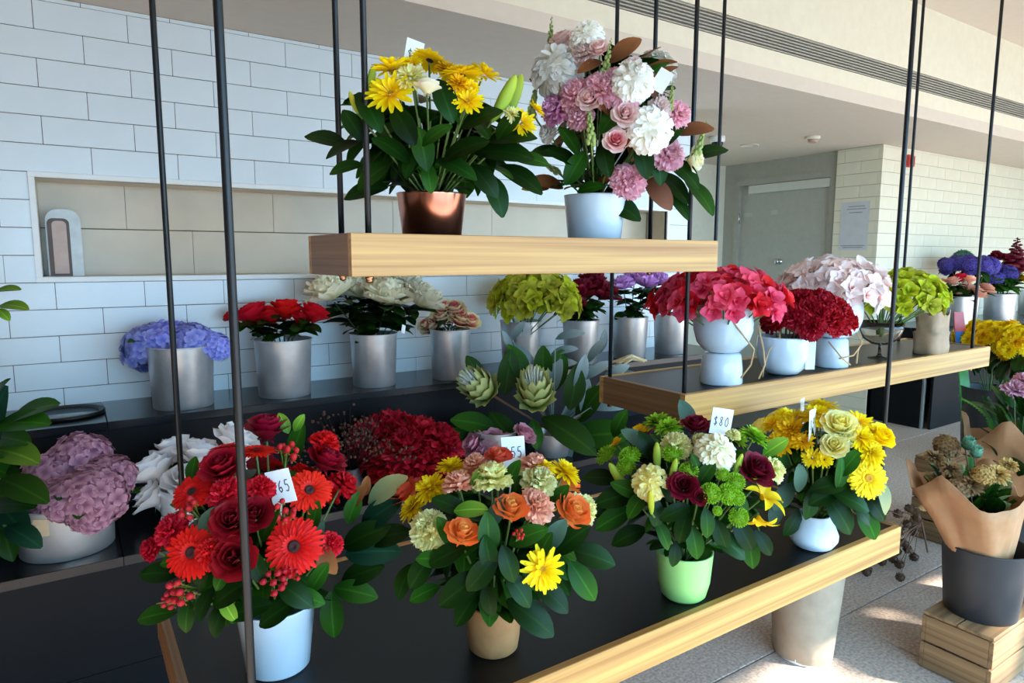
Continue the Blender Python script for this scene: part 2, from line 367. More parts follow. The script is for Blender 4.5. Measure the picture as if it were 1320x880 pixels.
# street tree outside: its crown dapples the sun on the floor
tc_ = Vector((2.45, 1.05, 0)) + _d * 8.0
tree = thing('street_tree', 'leafy street tree outside the shop front', 'tree', (tc_.x + .3, tc_.y - .6, 0))
put('trunk', MB().tube([(tc_.x + .3, tc_.y - .6, -.03), (tc_.x + .2, tc_.y - .4, 2), tuple(tc_)], .13, 10, .05).mesh('trunk'), mat('bark', (92, 78, 64), .9, var=.15), None, tree)
tb = MB(); rgt = random.Random(5)
for k in range(330):
    v = Vector((rgt.gauss(0, 1), rgt.gauss(0, 1), rgt.gauss(0, 1))).normalized() * rgt.uniform(.15, 1) ** .5; q = tc_ + Vector((v.x * 2.0, v.y * 2.0, v.z * 1.35)); a = rgt.uniform(.10, .26)
    e1 = Vector((rgt.gauss(0, 1), rgt.gauss(0, 1), rgt.gauss(0, 1))).normalized(); e2 = e1.orthogonal().normalized()
    tb.add([q - e1 * a, q + e2 * a * .45, q + e1 * a, q - e2 * a * .45], [(0, 1, 2, 3)])
cr_ = put('crown', tb.mesh('crown', False), mat('tree_leaf', (70, 104, 46), .6, var=.1), None, tree); cr_['kind'] = 'stuff'

# air grille in the bulkhead
gr = thing('air_grille', 'long grey slotted air grille set in the white bulkhead', 'vent', (6.0, BULK_Y, 2.517))
put('backing', MB().box((LEFT_X, BULK_Y + 0.07, 2.519), (11, BULK_Y + 0.078, 2.63)).mesh('b', False), mat('grille_dark', (62, 60, 56), 0.8), None, gr)
sl = MB().box((LEFT_X, -0.004, -0.0045), (11, 0.022, 0.0025)).mesh('slat', False)
for k in range(7): put('slat', sl, mat('grille_metal', (168, 164, 152), 0.5, var=0.02), T((0, BULK_Y + 0.006, 2.527 + k * 0.0162)), gr)
dv = MB().box((-0.006, 0, 0), (0.006, 0.02, 0.11)).mesh('divider', False)
for k in range(43): put('divider', dv, MATS['grille_metal'], T((-1.85 + k * 0.3, BULK_Y + 0.03, 2.52)), gr)

# things on the soffit and walls
p = on_z(925, 176, SOFFIT)
t = thing('security_camera', 'small dome camera with dark lens on the soffit over the corridor', 'camera', p)
put('base', MB().lathe([(0.06, 0), (0.06, -0.035), (0.052, -0.045)], 24, cap1=True).mesh('b'), M_TRIM, T(p), t)
put('dome', MB().sphere((0, 0, 0), 0.045, 16, 8).mesh('d'), mat('smoked_dome', (28, 28, 32), 0.1), T(p - Vector((0, 0, 0.05))), t)
p = on_z(1048, 176, SOFFIT)
t = thing('smoke_detector', 'round cream smoke detector on the soffit near the brick column', 'smoke detector', p)
put('base', MB().lathe([(0.055, 0), (0.055, -0.015), (0.045, -0.022)], 20, cap1=True).mesh('b'), M_PLASTER, T(p), t)
put('sensor_head', MB().lathe([(0.038, -0.02), (0.034, -0.042), (0.02, -0.048)], 20, cap1=True).mesh('s'), mat('detector_head', (180, 150, 130), 0.6), T(p), t)
p = on_z(966, 187, SOFFIT)
tag(put('downlight_ring', MB().lathe([(0.075, 0), (0.078, -0.006), (0.066, -0.008), (0.064, -0.003), (0.001, -0.004)], 28, cap0=False).mesh('s'), M_CEIL, T(p)), 'flat round ceiling disc between dome camera and smoke detector', 'downlight')  # unlit downlight ring, a flat disc under the soffit
p = on_y(1168, 208, WY)
t = thing('fire_call_point', 'small red fire call point high on the right tiled wall', 'alarm', p)
put('housing', MB().cbox((-0.05, -0.05, -0.05), (0.05, 0.0, 0.05), 0.008).mesh('h', False), mat('signal_red', (188, 52, 40), 0.4), T(p), t)
put('cover', MB().cbox((-0.03, -0.056, -0.03), (0.03, -0.048, 0.03), 0.003).mesh('c', False), mat('cover_red', (150, 60, 50), 0.2), T(p), t)
# poster on the column side
PX = COR_X1 - 0.0035
po = thing('poster', 'pale paper notice with grey heading lines taped on the brick column', 'poster', (PX, 3.31, 1.47))
put('sheet', MB().box((PX, 3.182, 1.468), (PX + 0.002, 3.436, 1.882)).mesh('s', False), mat('poster_paper', (206, 206, 208), 0.6, var=0.02), None, po)
for k, (ya, yb, z) in enumerate(((3.22, 3.37, 1.842), (3.21, 3.38, 1.82), (3.24, 3.36, 1.79), (3.20, 3.42, 1.505), (3.22, 3.40, 1.49))):
    put('print_line', MB().box((PX - 0.0006, ya, z - 0.004), (PX, yb, z + 0.004)).mesh('l', False), mat('poster_ink', (150, 148, 152), 0.7), None, po)

# unit inside the niche
nc = thing('paper_dispenser', 'rounded pale unit with dark framed slot inside the wall niche', 'dispenser', (0.0, WY + 0.1, N_Z0))
def rbox(x0, x1, z0, z1, y0, y1, r, n=6):
    b = MB(); pts = []
    for (cx, cz, a0) in ((x1 - r, z1 - r, 0), (x0 + r, z1 - r, 90)):
        for k in range(n + 1):
            a = math.radians(a0 + 90 * k / n); pts.append((cx + r * math.cos(a), cz + r * math.sin(a)))
    pts += [(x0, z0), (x1, z0)]; N = len(pts)
    b.add([(x, y0, z) for x, z in pts] + [(x, y1, z) for x, z in pts], [tuple(range(N)), tuple(reversed(range(N, 2 * N)))] + [(i, i + N, (i + 1) % N + N, (i + 1) % N) for i in range(N)])
    return b
put('shell', rbox(-0.055, 0.06, N_Z0 + 0.001, 1.58, WY + 0.05, WY + 0.16, 0.045).mesh('s', False), mat('pale_grey_plastic', (196, 202, 200), 0.3), None, nc)
put('slot_frame', rbox(-0.05, 0.022, N_Z0 + 0.002, 1.545, WY + 0.044, WY + 0.055, 0.02).mesh('s', False), mat('slot_brown', (92, 74, 68), 0.5), None, nc)
put('slot_panel', rbox(-0.035, 0.012, N_Z0 + 0.012, 1.535, WY + 0.041, WY + 0.05, 0.015).mesh('s', False), mat('slot_rose', (190, 168, 158), 0.5), None, nc)

# ================================================================== black tiered bench along the back wall
BT, TRD, BF, TF = 0.825, 0.52, 2.70, 2.21
bench = thing('tiered_bench', 'black two-step display bench along the white tiled wall', 'display bench', (1.0, 2.6, 0))
BX0, BX1 = -1.6, 3.42
jx = 0.085
for a, b in ((BX0, jx), (jx, jx + 1.6), (jx + 1.6, BX1)):
    put('top_panel', MB().cbox((a + 0.001, BF, BT - 0.03), (b - 0.001, WY - 0.001, BT), 0.0015).mesh('p', False), M_BLACKTOP, None, bench)
    put('tread_panel', MB().cbox((a + 0.001, TF, TRD - 0.03), (b - 0.001, BF + 0.02, TRD), 0.0015).mesh('p', False), M_BLACKTOP, None, bench)
    put('upper_fascia', MB().cbox((a + 0.001, BF + 0.004, TRD), (b - 0.001, BF + 0.024, BT - 0.03), 0.001).mesh('p', False), M_BLACK, None, bench)
put('front_panel', MB().cbox((BX0, TF + 0.004, 0.178), (BX1, TF + 0.024, TRD - 0.03), 0.001).mesh('p', False), M_BLACK, None, bench)
put('kick_panel', MB().cbox((BX0, TF + 0.006, 0.0), (BX1, TF + 0.026, 0.176), 0.001).mesh('p', False), M_BLACK, None, bench)
put('end_panel', MB().add([(BX1, TF, 0), (BX1, WY - 0.001, 0), (BX1, WY - 0.001, BT), (BX1, BF, BT), (BX1, BF, TRD), (BX1, TF, TRD), (BX1 + 0.015, TF, 0), (BX1 + 0.015, WY - 0.001, 0), (BX1 + 0.015, WY - 0.001, BT), (BX1 + 0.015, BF, BT), (BX1 + 0.015, BF, TRD), (BX1 + 0.015, TF, TRD)],
    [(0, 1, 2, 3, 4, 5), (11, 10, 9, 8, 7, 6)] + [(i, i + 6, (i + 1) % 6 + 6, (i + 1) % 6) for i in range(6)]).mesh('e', False), M_BLACK, None, bench)
# empty round tray on the bench top
pc = on_z(85, 536, BT)
tr = thing('round_tray', 'empty black rimmed round tray lying on the black bench top', 'tray', pc)
put('rim', MB().lathe([(0.105, 0.0), (0.125, 0.0), (0.125, 0.012), (0.118, 0.014), (0.105, 0.004)], 40, cap0=False).mesh('r'), M_LINER, T(pc + Vector((0, 0.02, 0.0005))), tr)
put('dish', MB().lathe([(0.108, 0.0), (0.108, 0.003), (0.001, 0.003)], 40).mesh('d'), mat('blue_grey_gloss', (120, 140, 152), 0.15), T(pc + Vector((0, 0.02, 0.0005))), tr)
# second bench on the right wall
rb = thing('corner_bench', 'black bench with pale edged end panel below the right tiled wall', 'display bench', (7.5, 2.9, 0))
RX = 5.80; prof = [(2.66, 0), (WY - 0.012, 0), (WY - 0.012, 0.825), (2.80, 0.825), (2.72, 0.56), (2.66, 0.40)]
N = len(prof)
put('end_panel', MB().add([(RX, y, z) for y, z in prof] + [(RX + 0.03, y, z) for y, z in prof], [tuple(reversed(range(N))), tuple(range(N, 2 * N))] + [(i, (i + 1) % N, (i + 1) % N + N, i + N) for i in range(N)]).mesh('e', False), M_BLACK, None, rb)
et = MB()
for (a, b) in ((prof[5], (2.66, 0.0)), (prof[4], prof[5])):
    et.add([(RX - 0.002, a[0] - 0.004, a[1]), (RX + 0.032, a[0] - 0.004, a[1]), (RX + 0.032, b[0] - 0.004, b[1]), (RX - 0.002, b[0] - 0.004, b[1]), (RX - 0.002, a[0] + 0.01, a[1]), (RX + 0.032, a[0] + 0.01, a[1]), (RX + 0.032, b[0] + 0.01, b[1]), (RX - 0.002, b[0] + 0.01, b[1])],
           [(0, 1, 2, 3), (7, 6, 5, 4), (0, 4, 5, 1), (1, 5, 6, 2), (2, 6, 7, 3), (3, 7, 4, 0)])
put('edge_strip', et.mesh('e', False), mat('grey_edge', (128, 128, 124), 0.4), None, rb)
put('top_panel', MB().cbox((RX + 0.03, 2.56, 0.795), (10, WY - 0.012, 0.825), 0.001).mesh('t', False), M_BLACKTOP, None, rb)
put('front_panel', MB().cbox((RX + 0.03, 2.60, 0.0), (10, 2.62, 0.795), 0.001).mesh('t', False), M_BLACK, None, rb)

# ================================================================== hanging shelves
ROD = MB().lathe([(0.0062, 0), (0.0062, 1)], 12, cap1=True).mesh('rod')
NUT = MB().lathe([(0.009, 0), (0.009, -0.004), (0.007, -0.006), (0.0075, -0.009), (0.006, -0.0125), (0.001, -0.014)], 14).mesh('nut')
def shelf(label, x0, x1, y0, y1, zt, th, rods):
    s = thing('hanging_shelf', label, 'shelf', ((x0 + x1) / 2, (y0 + y1) / 2, zt - th), 'suspended timber shelves')
    e = 0.018
    put('front_board', MB().cbox((0, 0, 0), (x1 - x0, e, th), 0.0012).mesh('b', False), M_WOOD, T((x0, y0, zt - th)), s)
    put('back_board', MB().cbox((0, 0, 0), (x1 - x0, e, th), 0.0012).mesh('b', False), M_WOOD, T((x0, y1 - e, zt - th)), s)
    for x in (x0, x1 - e): put('end_board', MB().cbox((0, 0, 0), (e, y1 - y0 - 2 * e, th), 0.0012).mesh('b', False), M_WOODY_SHADED, T((x, y0 + e, zt - th)), s)
    put('liner', MB().box((x0 + e, y0 + e, zt - 0.02), (x1 - e, y1 - e, zt - 0.003)).mesh('l', False), M_LINER, None, s)
    put('underside', MB().box((x0 + e, y0 + e, zt - th + 0.004), (x1 - e, y1 - e, zt - th + 0.02)).mesh('u', False), M_WOOD, None, s)
    for (x, y) in rods:
        put('rod', ROD, M_ROD, T((x, y, zt - th - 0.004)) @ Matrix.Diagonal((1, 1, CEIL - zt + th + 0.004, 1)), s)
        put('nut', NUT, M_BRASS, T((x, y, zt - th)), s)
    return s
Z_TOP, Z_MID, Z_BOT = 1.446, 1.025, 0.6125
shelf('short upper oak shelf hung on black rods, carrying two bouquets', 0.4575, 1.507, 1.25, 1.52, Z_TOP, 0.084, [(0.5025, 1.275), (0.5025, 1.43), (1.419, 1.423)])
shelf('middle oak shelf hung on black rods, carrying white bowls of flowers', 1.396, 3.282, 1.25, 1.606, Z_MID, 0.085, [(1.419, 1.275), (1.419, 1.583), (3.168, 1.275), (3.168, 1.575)])
shelf('lowest and deepest oak shelf with black top, carrying four priced bouquets', 0.121, 2.01, 0.953, 1.66, Z_BOT, 0.084, [(0.188, 0.98), (0.186, 1.635), (1.927, 0.98), (1.927, 1.61)])
#@@FLOWERS
# ================================================================== FLOWER MESHES (unit size: about 1 across)
def petal(b, L, W, M, e0=0.0, e1=0.0, cup=0.0, ruf=0.0, rfreq=6.0, nu=4, nv=2, shape=0, ph=0.0, serr=0.0):
    """one petal growing along +x from the origin of M; e0/e1 rise at base and tip (radians)"""
    vs = []; pu = []; x = z = 0.0
    for i in range(nu + 1):
        u = i / nu; e = e0 + (e1 - e0) * u
        if i: x += math.cos(e) * L / nu; z += math.sin(e) * L / nu
        if shape == 0: wd = 0.35 + 1.3 * u if u < 0.5 else max(.42, math.sqrt(max(0.0, 1 - ((u - 0.5) / 0.5) ** 2)))     # strap with round tip
        elif shape == 1: wd = 0.25 + 0.75 * math.sin(min(u / 0.75, 1) * math.pi / 2); wd *= (1.0 if u < 0.75 else 1 - 0.35 * ((u - 0.75) / 0.25) ** 2)   # broad fan
        elif shape == 2: wd = math.sin(math.pi * min(1, 0.08 + 0.92 * u)) ** 0.8                                        # pointed ovate
        else: wd = 0.12 + 0.88 * math.sin(math.pi * u) ** 0.7
        wd = max(wd, 0.04) * W / 2
        for j in range(nv + 1):
            v = 2 * j / nv - 1
            off = cup * v * v * wd + ruf * u * math.sin(rfreq * v + ph)
            ext = serr * (1 if j % 2 else -1) * (1 if i == nu else 0)
            vs.append((x - math.sin(e) * off + ext * math.cos(e), v * wd, z + math.cos(e) * off + ext * math.sin(e))); pu.append(u)
    fs = []
    for i in range(nu):
        for j in range(nv): a = i * (nv + 1) + j; fs.append((a, a + 1, a + nv + 2, a + nv + 1))
    b.add(vs, fs, pu, M)
RZ = lambda a: Matrix.Rotation(a, 4, 'Z')
def polar(r, a, z=0.0): return RZ(a) @ T((r, 0, z))
def gen_gerbera(rg):
    b = MB()
    for n, L, W, e, r, z in ((30, .42, .105, .04, .08, 0), (28, .38, .10, .16, .08, .015), (20, .24, .07, .35, .085, .025), (20, .12, .05, .7, .09, .03)):
        for k in range(n):
            a = 2 * math.pi * (k + rg.uniform(-.25, .25)) / n
            petal(b, L * rg.uniform(.92, 1.06), W, polar(r, a, z), e + rg.uniform(-.08, .08), e - .25 + rg.uniform(-.15, .1), .25, nu=4, nv=2)
    return b.mesh('gerbera')
def gen_mum(rg):
    b = MB()
    for n, L, W, e, r, z in ((20, .44, .12, -.05, .06, 0), (18, .40, .12, .2, .06, .03), (15, .33, .11, .5, .05, .06), (11, .24, .10, .85, .04, .09), (7, .16, .08, 1.2, .02, .1)):
        for k in range(n):
            a = 2 * math.pi * (k + rg.uniform(-.3, .3)) / n
            petal(b, L * rg.uniform(.85, 1.08), W, polar(r, a, z), e + rg.uniform(-.1, .1), e + rg.uniform(-.3, .25), .5, nu=4, nv=2)
    return b.mesh('mum')
def gen_daisy(rg):
    b = MB()
    for n, L, W, e, r, z in ((17, .42, .12, .15, .08, 0), (15, .37, .11, .38, .07, .03), (10, .24, .09, .8, .06, .06)):
        for k in range(n):
            a = 2 * math.pi * (k + rg.uniform(-.3, .3)) / n
            petal(b, L * rg.uniform(.8, 1.1), W, polar(r, a, z), e + rg.uniform(-.12, .12), e + rg.uniform(-.3, .2), .45, nu=4, nv=2)
    return b.mesh('daisy')
def gen_carnation(rg):
    b = MB()
    for n, L, W, e, r, z in ((9, .46, .40, -.05, .03, 0), (9, .44, .38, .25, .03, .03), (8, .40, .34, .6, .02, .07), (7, .36, .30, .95, .02, .1), (6, .32, .26, 1.25, .01, .12)):
        for k in range(n):
            a = 2 * math.pi * (k + rg.uniform(-.3, .3)) / n
            petal(b, L * rg.uniform(.88, 1.08), W, polar(r, a, z), e + .35, e + rg.uniform(-.35, .1), 0.1, .055, rg.uniform(7, 10), 4, 8, 1, rg.uniform(0, 6), .022)
    return b.mesh('carnation')
def gen_rose(rg):
    b = MB()
    for n, L, W, e0, e1, r, z, c in ((5, .50, .54, .9, .35, .10, 0, .30), (5, .50, .50, 1.15, .7, .11, .03, .34), (5, .48, .42, 1.3, 1.1, .10, .06, .4), (4, .46, .34, 1.4, 1.35, .075, .08, .5), (3, .44, .25, 1.5, 1.75, .05, .1, .6), (3, .42, .16, 1.55, 1.9, .025, .11, .7)):
        off = rg.uniform(0, 6)
        for k in range(n):
            a = off + 2 * math.pi * (k + rg.uniform(-.12, .12)) / n
            o_ = len(b.pu); petal(b, L * rg.uniform(.95, 1.05), W, polar(r, a, z), e0, e1, c, .018, 3, 6, 6, 1, rg.uniform(0, 6)); b.pu[o_:] = [q * {.10: 1.0, .11: .95, .075: .6, .05: .4, .025: .3}[r] * (1 if e0 < 1.2 else .85) for q in b.pu[o_:]]
    for k in range(5): petal(b, .2, .1, polar(.05, k * 1.257, 0), .2, -.5, .3, nu=2, nv=2, shape=2)
    return b.mesh('rose')
def gen_peony(rg):
    b = MB()
    for n, L, W, e0, e1, r, z in ((7, .50, .42, .3, .5, .04, 0), (8, .48, .40, .7, .75, .05, .03), (8, .46, .36, 1.0, 1.0, .06, .05), (9, .42, .30, 1.2, 1.35, .09, .07), (9, .38, .26, 1.4, 1.6, .07, .10), (8, .36, .22, 1.5, 1.9, .05, .12), (5, .34, .18, 1.5, 2.0, .02, .13)):
        for k in range(n):
            a = 2 * math.pi * (k + rg.uniform(-.35, .35)) / n
            petal(b, L * rg.uniform(.85, 1.1), W * 1.1, polar(r, a, z), e0 + rg.uniform(-.1, .1), e1 + rg.uniform(-.35, .15), .25, .045, 7, 4, 8, 1, rg.uniform(0, 6), .02)
    return b.mesh('peony')
def fib(n, zmin=-1.0):
    out = []
    for i in range(n):
        z = 1 - (1 - zmin) * (i + .5) / n; a = i * 2.39996; r = math.sqrt(max(0, 1 - z * z)); out.append(Vector((r * math.cos(a), r * math.sin(a), z)))
    return out
def gen_pompon(rg):
    b = MB()
    for d in fib(230, -.6):
        M = frame(d * .34, d, (rg.uniform(-1, 1), rg.uniform(-1, 1), -1.0))
        petal(b, .2 * rg.uniform(.85, 1.1), .14, M @ Matrix.Rotation(-.55, 4, 'Y'), .3, -.2 + rg.uniform(-.2, .3), .35, nu=3, nv=2)
    b.sphere((0, 0, 0), .37, 12, 8)
    return b.mesh('pompon')
def gen_button(rg):
    b = MB()
    for d in fib(110, -.3):
        M = frame(Vector((d.x * .36, d.y * .36, d.z * .22)), d, (rg.uniform(-1, 1), rg.uniform(-1, 1), -1.0))
        petal(b, .16, .10, M @ Matrix.Rotation(-.9, 4, 'Y'), .1, .9, .4, nu=2, nv=2)
    b.sphere((0, 0, 0), .36, 12, 6, .6)
    return b.mesh('button')
def gen_hydrangea(rg):
    b = MB()
    for d in fib(95, -.6):
        c = d * rg.uniform(.39, .47); c.z *= .85; M = frame(c, (d + Vector((rg.uniform(-.3, .3), rg.uniform(-.3, .3), rg.uniform(-.1, .3)))), None, 1, rg.uniform(0, 6))
        for k in range(4): petal(b, .125 * rg.uniform(.85, 1.15), .13, M @ RZ(k * math.pi / 2), .15 + rg.uniform(-.2, .3), -.1, .15, nu=3, nv=2, shape=1)
    b.sphere((0, 0, -.02), .36, 10, 6, .85)
    return b.mesh('hydrangea')
def gen_orchid(rg):
    """one wide open five-petal bloom"""
    b = MB()
    for k in range(5):
        a = 2 * math.pi * k / 5 + rg.uniform(-.15, .15)
        petal(b, .5 * rg.uniform(.9, 1.1), .42, polar(.02, a, 0), .85 + rg.uniform(-.15, .2), .2 + rg.uniform(-.35, .35), .35, .02, 4, 5, 4, 3, rg.uniform(0, 6))
    for k in range(3):
        petal(b, .28, .2, polar(.02, k * 2.1 + .5, .04), 1.2, .7, .5, nu=4, nv=2, shape=2)
    return b.mesh('orchid')
def gen_lily(rg):
    b = MB()
    for k in range(6):
        petal(b, .62 * rg.uniform(.95, 1.05), .25 if k % 2 else .2, polar(.02, k * math.pi / 3, .01 * (k % 2)), 1.15, -.45 + rg.uniform(-.2, .2), .35, nu=7, nv=4, shape=2)
    return b.mesh('lily')
def gen_bud(rg):
    b = MB(); b.lathe([(.03, 0), (.08, .12), (.12, .32), (.135, .55), (.11, .8), (.06, .95), (.01, 1.0)], 12, wob=lambda a, z: .10 * math.cos(3 * a)); return b.mesh('bud')
def gen_berries(rg):
    b = MB()
    for k in range(7):
        a = k * .9; r = .28 if k else 0; c = Vector((r * math.cos(a), r * math.sin(a), rg.uniform(.1, .5)))
        b.tube([(0, 0, -.5), (c.x * .5, c.y * .5, 0), tuple(c)], .02, 5)
        o = len(b.pu); b.sphere(c, .10 * rg.uniform(.85, 1.1), 9, 6, 1.25); b.pu[o:] = [1.0] * (len(b.pu) - o)
        for j in range(4): petal(b, .12, .08, T(c - Vector((0, 0, .13))) @ RZ(j * 1.57), .0, -.3, 0, nu=1, nv=1, shape=1)
    return b.mesh('berries')
def gen_snap(rg):
    b = MB(); b.tube([(0, 0, -.3), (0, 0, 1)], .012, 5, .004)
    for i in range(30):
        z = i / 30; a = i * 2.4; s = .075 * (1 - z) + .014; c = Vector((math.cos(a) * s * .9, math.sin(a) * s * .9, z))
        b.sphere(c, s * .75, 6, 4, 1.5)
    return b.mesh('snap')
def gen_protea(rg):
    b = MB()
    for n, L, W, e, r, z in ((9, .34, .26, .5, .10, .0), (9, .46, .28, .95, .15, .04), (10, .58, .26, 1.15, .17, .1), (10, .62, .22, 1.3, .16, .16)):
        for k in range(n):
            a = 2 * math.pi * (k + rg.uniform(-.2, .2)) / n + n * .2 + e
            petal(b, L, W, polar(r, a, z), e, e + .3 if e > .6 else e + .1, .3, nu=5, nv=2, shape=2)
    return b.mesh('protea')
def gen_leaf(rg, W=.5, fold=.18, bend=-.5, shape=3, wav=.01):
    b = MB(); petal(b, 1.0, W, Matrix.Identity(4), .18, bend, 0, wav, 4, 8, 4, shape, rg.uniform(0, 6))
    # fold along the midrib
    vs = []
    for i, q in enumerate(b.v): vs.append((q[0], q[1], q[2] + abs(q[1]) * fold))
    b.v = vs
    # thickness: a darker underside sheet a hair below
    me = b.mesh('leaf'); n5 = 5; at = me.attributes.new('pv', 'FLOAT', 'POINT'); at.data.foreach_set('value', [abs(2 * (i % n5) / 4 - 1) + .001 for i in range(len(b.v))]); return me
def gen_ball(rg):
    b = MB()
    for d in fib(46): petal(b, .16, .2, frame(d * .38, d, (rg.uniform(-1, 1), rg.uniform(-1, 1), .3)), .6, .9, .2, nu=2, nv=2, shape=2)
    b.sphere((0, 0, 0), .41, 10, 7); return b.mesh('ball')
def gen_spray(rg):
    """thin branching twig with tiny buds"""
    b = MB()
    for k in range(16):
        a = rg.uniform(0, 6.28); e = rg.uniform(.25, 1.4); L = rg.uniform(.6, 1.0)
        d = Vector((math.cos(a) * math.cos(e), math.sin(a) * math.cos(e), math.sin(e)))
        b.tube([(0, 0, 0), d * L * .6, d * L], .008, 4, .004)
        for j in range(5):
            c = d * L * rg.uniform(.5, 1.0) + Vector((rg.uniform(-.08, .08), rg.uniform(-.08, .08), rg.uniform(-.05, .08)))
            o = len(b.pu); b.sphere(c, rg.uniform(.014, .026), 5, 4); b.pu[o:] = [1.0] * (len(b.pu) - o)
    return b.mesh('spray')
def gen_fern(rg):
    b = MB()
    b.tube([(0, 0, 0), (.5, 0, .06), (1, 0, .02)], .012, 5, .004)
    for i in range(9):
        u = .15 + .85 * i / 9
        for s in (-1, 1): petal(b, .34 * (1 - .5 * u), .13, T((u, 0, .06 * math.sin(u * 3))) @ RZ(s * .9), .15, -.3, .2, nu=3, nv=2, shape=2)
    return b.mesh('fern')
GEN = dict(gerbera=gen_gerbera, mum=gen_mum, daisy=gen_daisy, carnation=gen_carnation, rose=gen_rose, peony=gen_peony, pompon=gen_pompon, button=gen_button,
           hydrangea=gen_hydrangea, orchid=gen_orchid, lily=gen_lily, bud=gen_bud, berries=gen_berries, snapdragon=gen_snap, protea=gen_protea, leaf=gen_leaf, ball=gen_ball, spray=gen_spray, fern=gen_fern,
           longleaf=lambda r: gen_leaf(r, .30, .2, -.6), roundleaf=lambda r: gen_leaf(r, .62, .1, -.3), bigleaf=lambda r: gen_leaf(r, .5, .22, -.35))
POOL = {k: [g(random.Random(11 + i * 7)) for i in range(3)] for k, g in GEN.items()}
DISC = MB(); DISC.lathe([(.10, 0), (.115, .03), (.09, .06), (.05, .065), (.03, .045), (.001, .045)], 16)
DISC = DISC.mesh('disc')
FUZZ = MB()
for _d in fib(60, .1): FUZZ.tube([_d * .05, Vector((_d.x * .16, _d.y * .16, .35 * _d.z + .2))], .014, 4, .006)
FUZZ = FUZZ.mesh('fuzz')
UNIT_STEM = MB().lathe([(1, 0), (1, 1)], 6, cap1=True).mesh('stem')

PM = petal_mat
F = dict(
    yellow=PM('yellow_petal', (244, 196, 8), (255, 230, 16)), gold=PM('golden_petal', (228, 156, 6), (252, 206, 12)), lemon=PM('lemon_petal', (240, 232, 130), (253, 250, 182), trans=.35),
    butter=PM('butter_petal', (254, 238, 112), (255, 248, 184), trans=.42), cream=PM('cream_petal', (244, 236, 184), (254, 250, 226)), white=PM('white_petal', (246, 244, 226), (254, 253, 250)),
    purewhite=PM('pure_white_petal', (250, 246, 246), (254, 252, 253)),
    palepink=PM('pale_pink_petal', (252, 208, 206), (255, 234, 230), trans=.35), pink=PM('pink_petal', (250, 152, 186), (255, 200, 214), trans=.35), lilacpink=PM('lilac_pink_petal', (214, 120, 190), (242, 176, 220)),
    blushrose=PM('blush_rose_petal', (238, 130, 150), (252, 228, 222), pos=(.3, .8)), red=PM('red_petal', (196, 10, 10), (236, 28, 16), trans=.15), carnred=PM('carnation_red_petal', (190, 8, 20), (228, 26, 44), trans=.15),
    crimson=PM('crimson_petal', (120, 6, 26), (168, 14, 44), trans=.12), darkred=PM('dark_red_petal', (104, 6, 16), (150, 12, 26), trans=.12), burgundy=PM('burgundy_petal', (84, 8, 24), (128, 18, 44), trans=.12),
    orange=PM('orange_petal', (254, 186, 96), (244, 118, 54)), peach=PM('peach_petal', (246, 150, 116), (252, 186, 158)), coral=PM('coral_petal', (246, 140, 90), (226, 80, 60)),
    green=PM('green_button_petal', (110, 160, 26), (156, 206, 46)), lime=PM('lime_petal', (150, 170, 20), (206, 216, 40)), olive=PM('olive_lime_petal', (140, 146, 26), (196, 196, 60)),
    budgreen=PM('lily_bud', (120, 160, 50), (190, 206, 70)), budyellow=PM('yellow_lily_bud', (160, 180, 50), (226, 206, 60)),
    lavender=PM('lavender_petal', (122, 132, 228), (176, 182, 250)), mauve=PM('mauve_petal', (158, 100, 130), (214, 160, 180), hv=.06), lilac=PM('lilac_petal', (190, 120, 214), (226, 170, 236)),
    magenta=PM('magenta_petal', (236, 52, 96), (250, 96, 128)), carmine=PM('carmine_petal', (150, 8, 26), (190, 20, 40), trans=.12), shell=PM('shell_white_petal', (250, 170, 150), (255, 236, 232), pos=(.05, .4)),
    creampink=PM('cream_pink_rose', (232, 110, 120), (248, 236, 190), pos=(.35, .75)), dustpink=PM('dusty_pink_petal', (206, 120, 150), (234, 176, 196)),
    proteag=PM('protea_bract', (120, 150, 60), (214, 220, 150)), purple=PM('purple_petal', (54, 46, 120), (92, 80, 168)), tealg=PM('teal_green', (60, 120, 100), (120, 170, 140)),
    hyper=PM('hypericum', (96, 110, 34), (180, 30, 36), pos=(.6, .9), trans=0), snapc=PM('snapdragon_bud', (120, 150, 70), (190, 204, 130), trans=.1), brownball=PM('dried_pod', (60, 44, 34), (112, 88, 70), trans=0),
    darkspray=PM('dark_spray', (26, 7, 12), (92, 60, 48), pos=(.6, 1.0), trans=0), driedtan=PM('dried_tan', (150, 112, 60), (214, 176, 104)), driedbrown=PM('dried_brown', (96, 70, 44), (150, 116, 76)),
)
L_DARK = PM('deep_green_leaf', (9, 34, 4), (22, 56, 10), rough=.4, trans=.12, hv=.09, rib=1.9)
L_MID = PM('mid_green_leaf', (22, 60, 8), (44, 88, 20), rough=.42, trans=.2, hv=.09, rib=1.9)
L_LIGHT = PM('fresh_green_leaf', (80, 124, 30), (122, 158, 48), rough=.45, trans=.25, hv=.07, rib=1.9)
L_BROWN = PM('magnolia_brown_leaf', (96, 56, 30), (142, 86, 48), rough=.5, trans=.1, hv=.07)
L_SILVER = PM('silver_leaf', (92, 118, 120), (156, 178, 182), rough=.6, trans=.1, hv=.06)
L_EUC = PM('eucalyptus_leaf', (44, 74, 58), (84, 114, 94), rough=.5, trans=.15, hv=.06)
L_PALE = PM('tan_edged_leaf', (120, 140, 100), (170, 168, 112), rough=.5, trans=.15)
L_BLUE = PM('blue_green_leaf', (12, 44, 30), (30, 70, 50), rough=.35, trans=.12, hv=.08, rib=1.9)
M_EYE = mat('gerbera_dark_eye', (52, 14, 12), 0.8, var=.2, scale=60); M_EYEY = mat('golden_eye', (196, 140, 14), 0.8, var=.2, scale=60); M_FUZZ = mat('protea_white_fuzz', (214, 224, 214), 0.8)

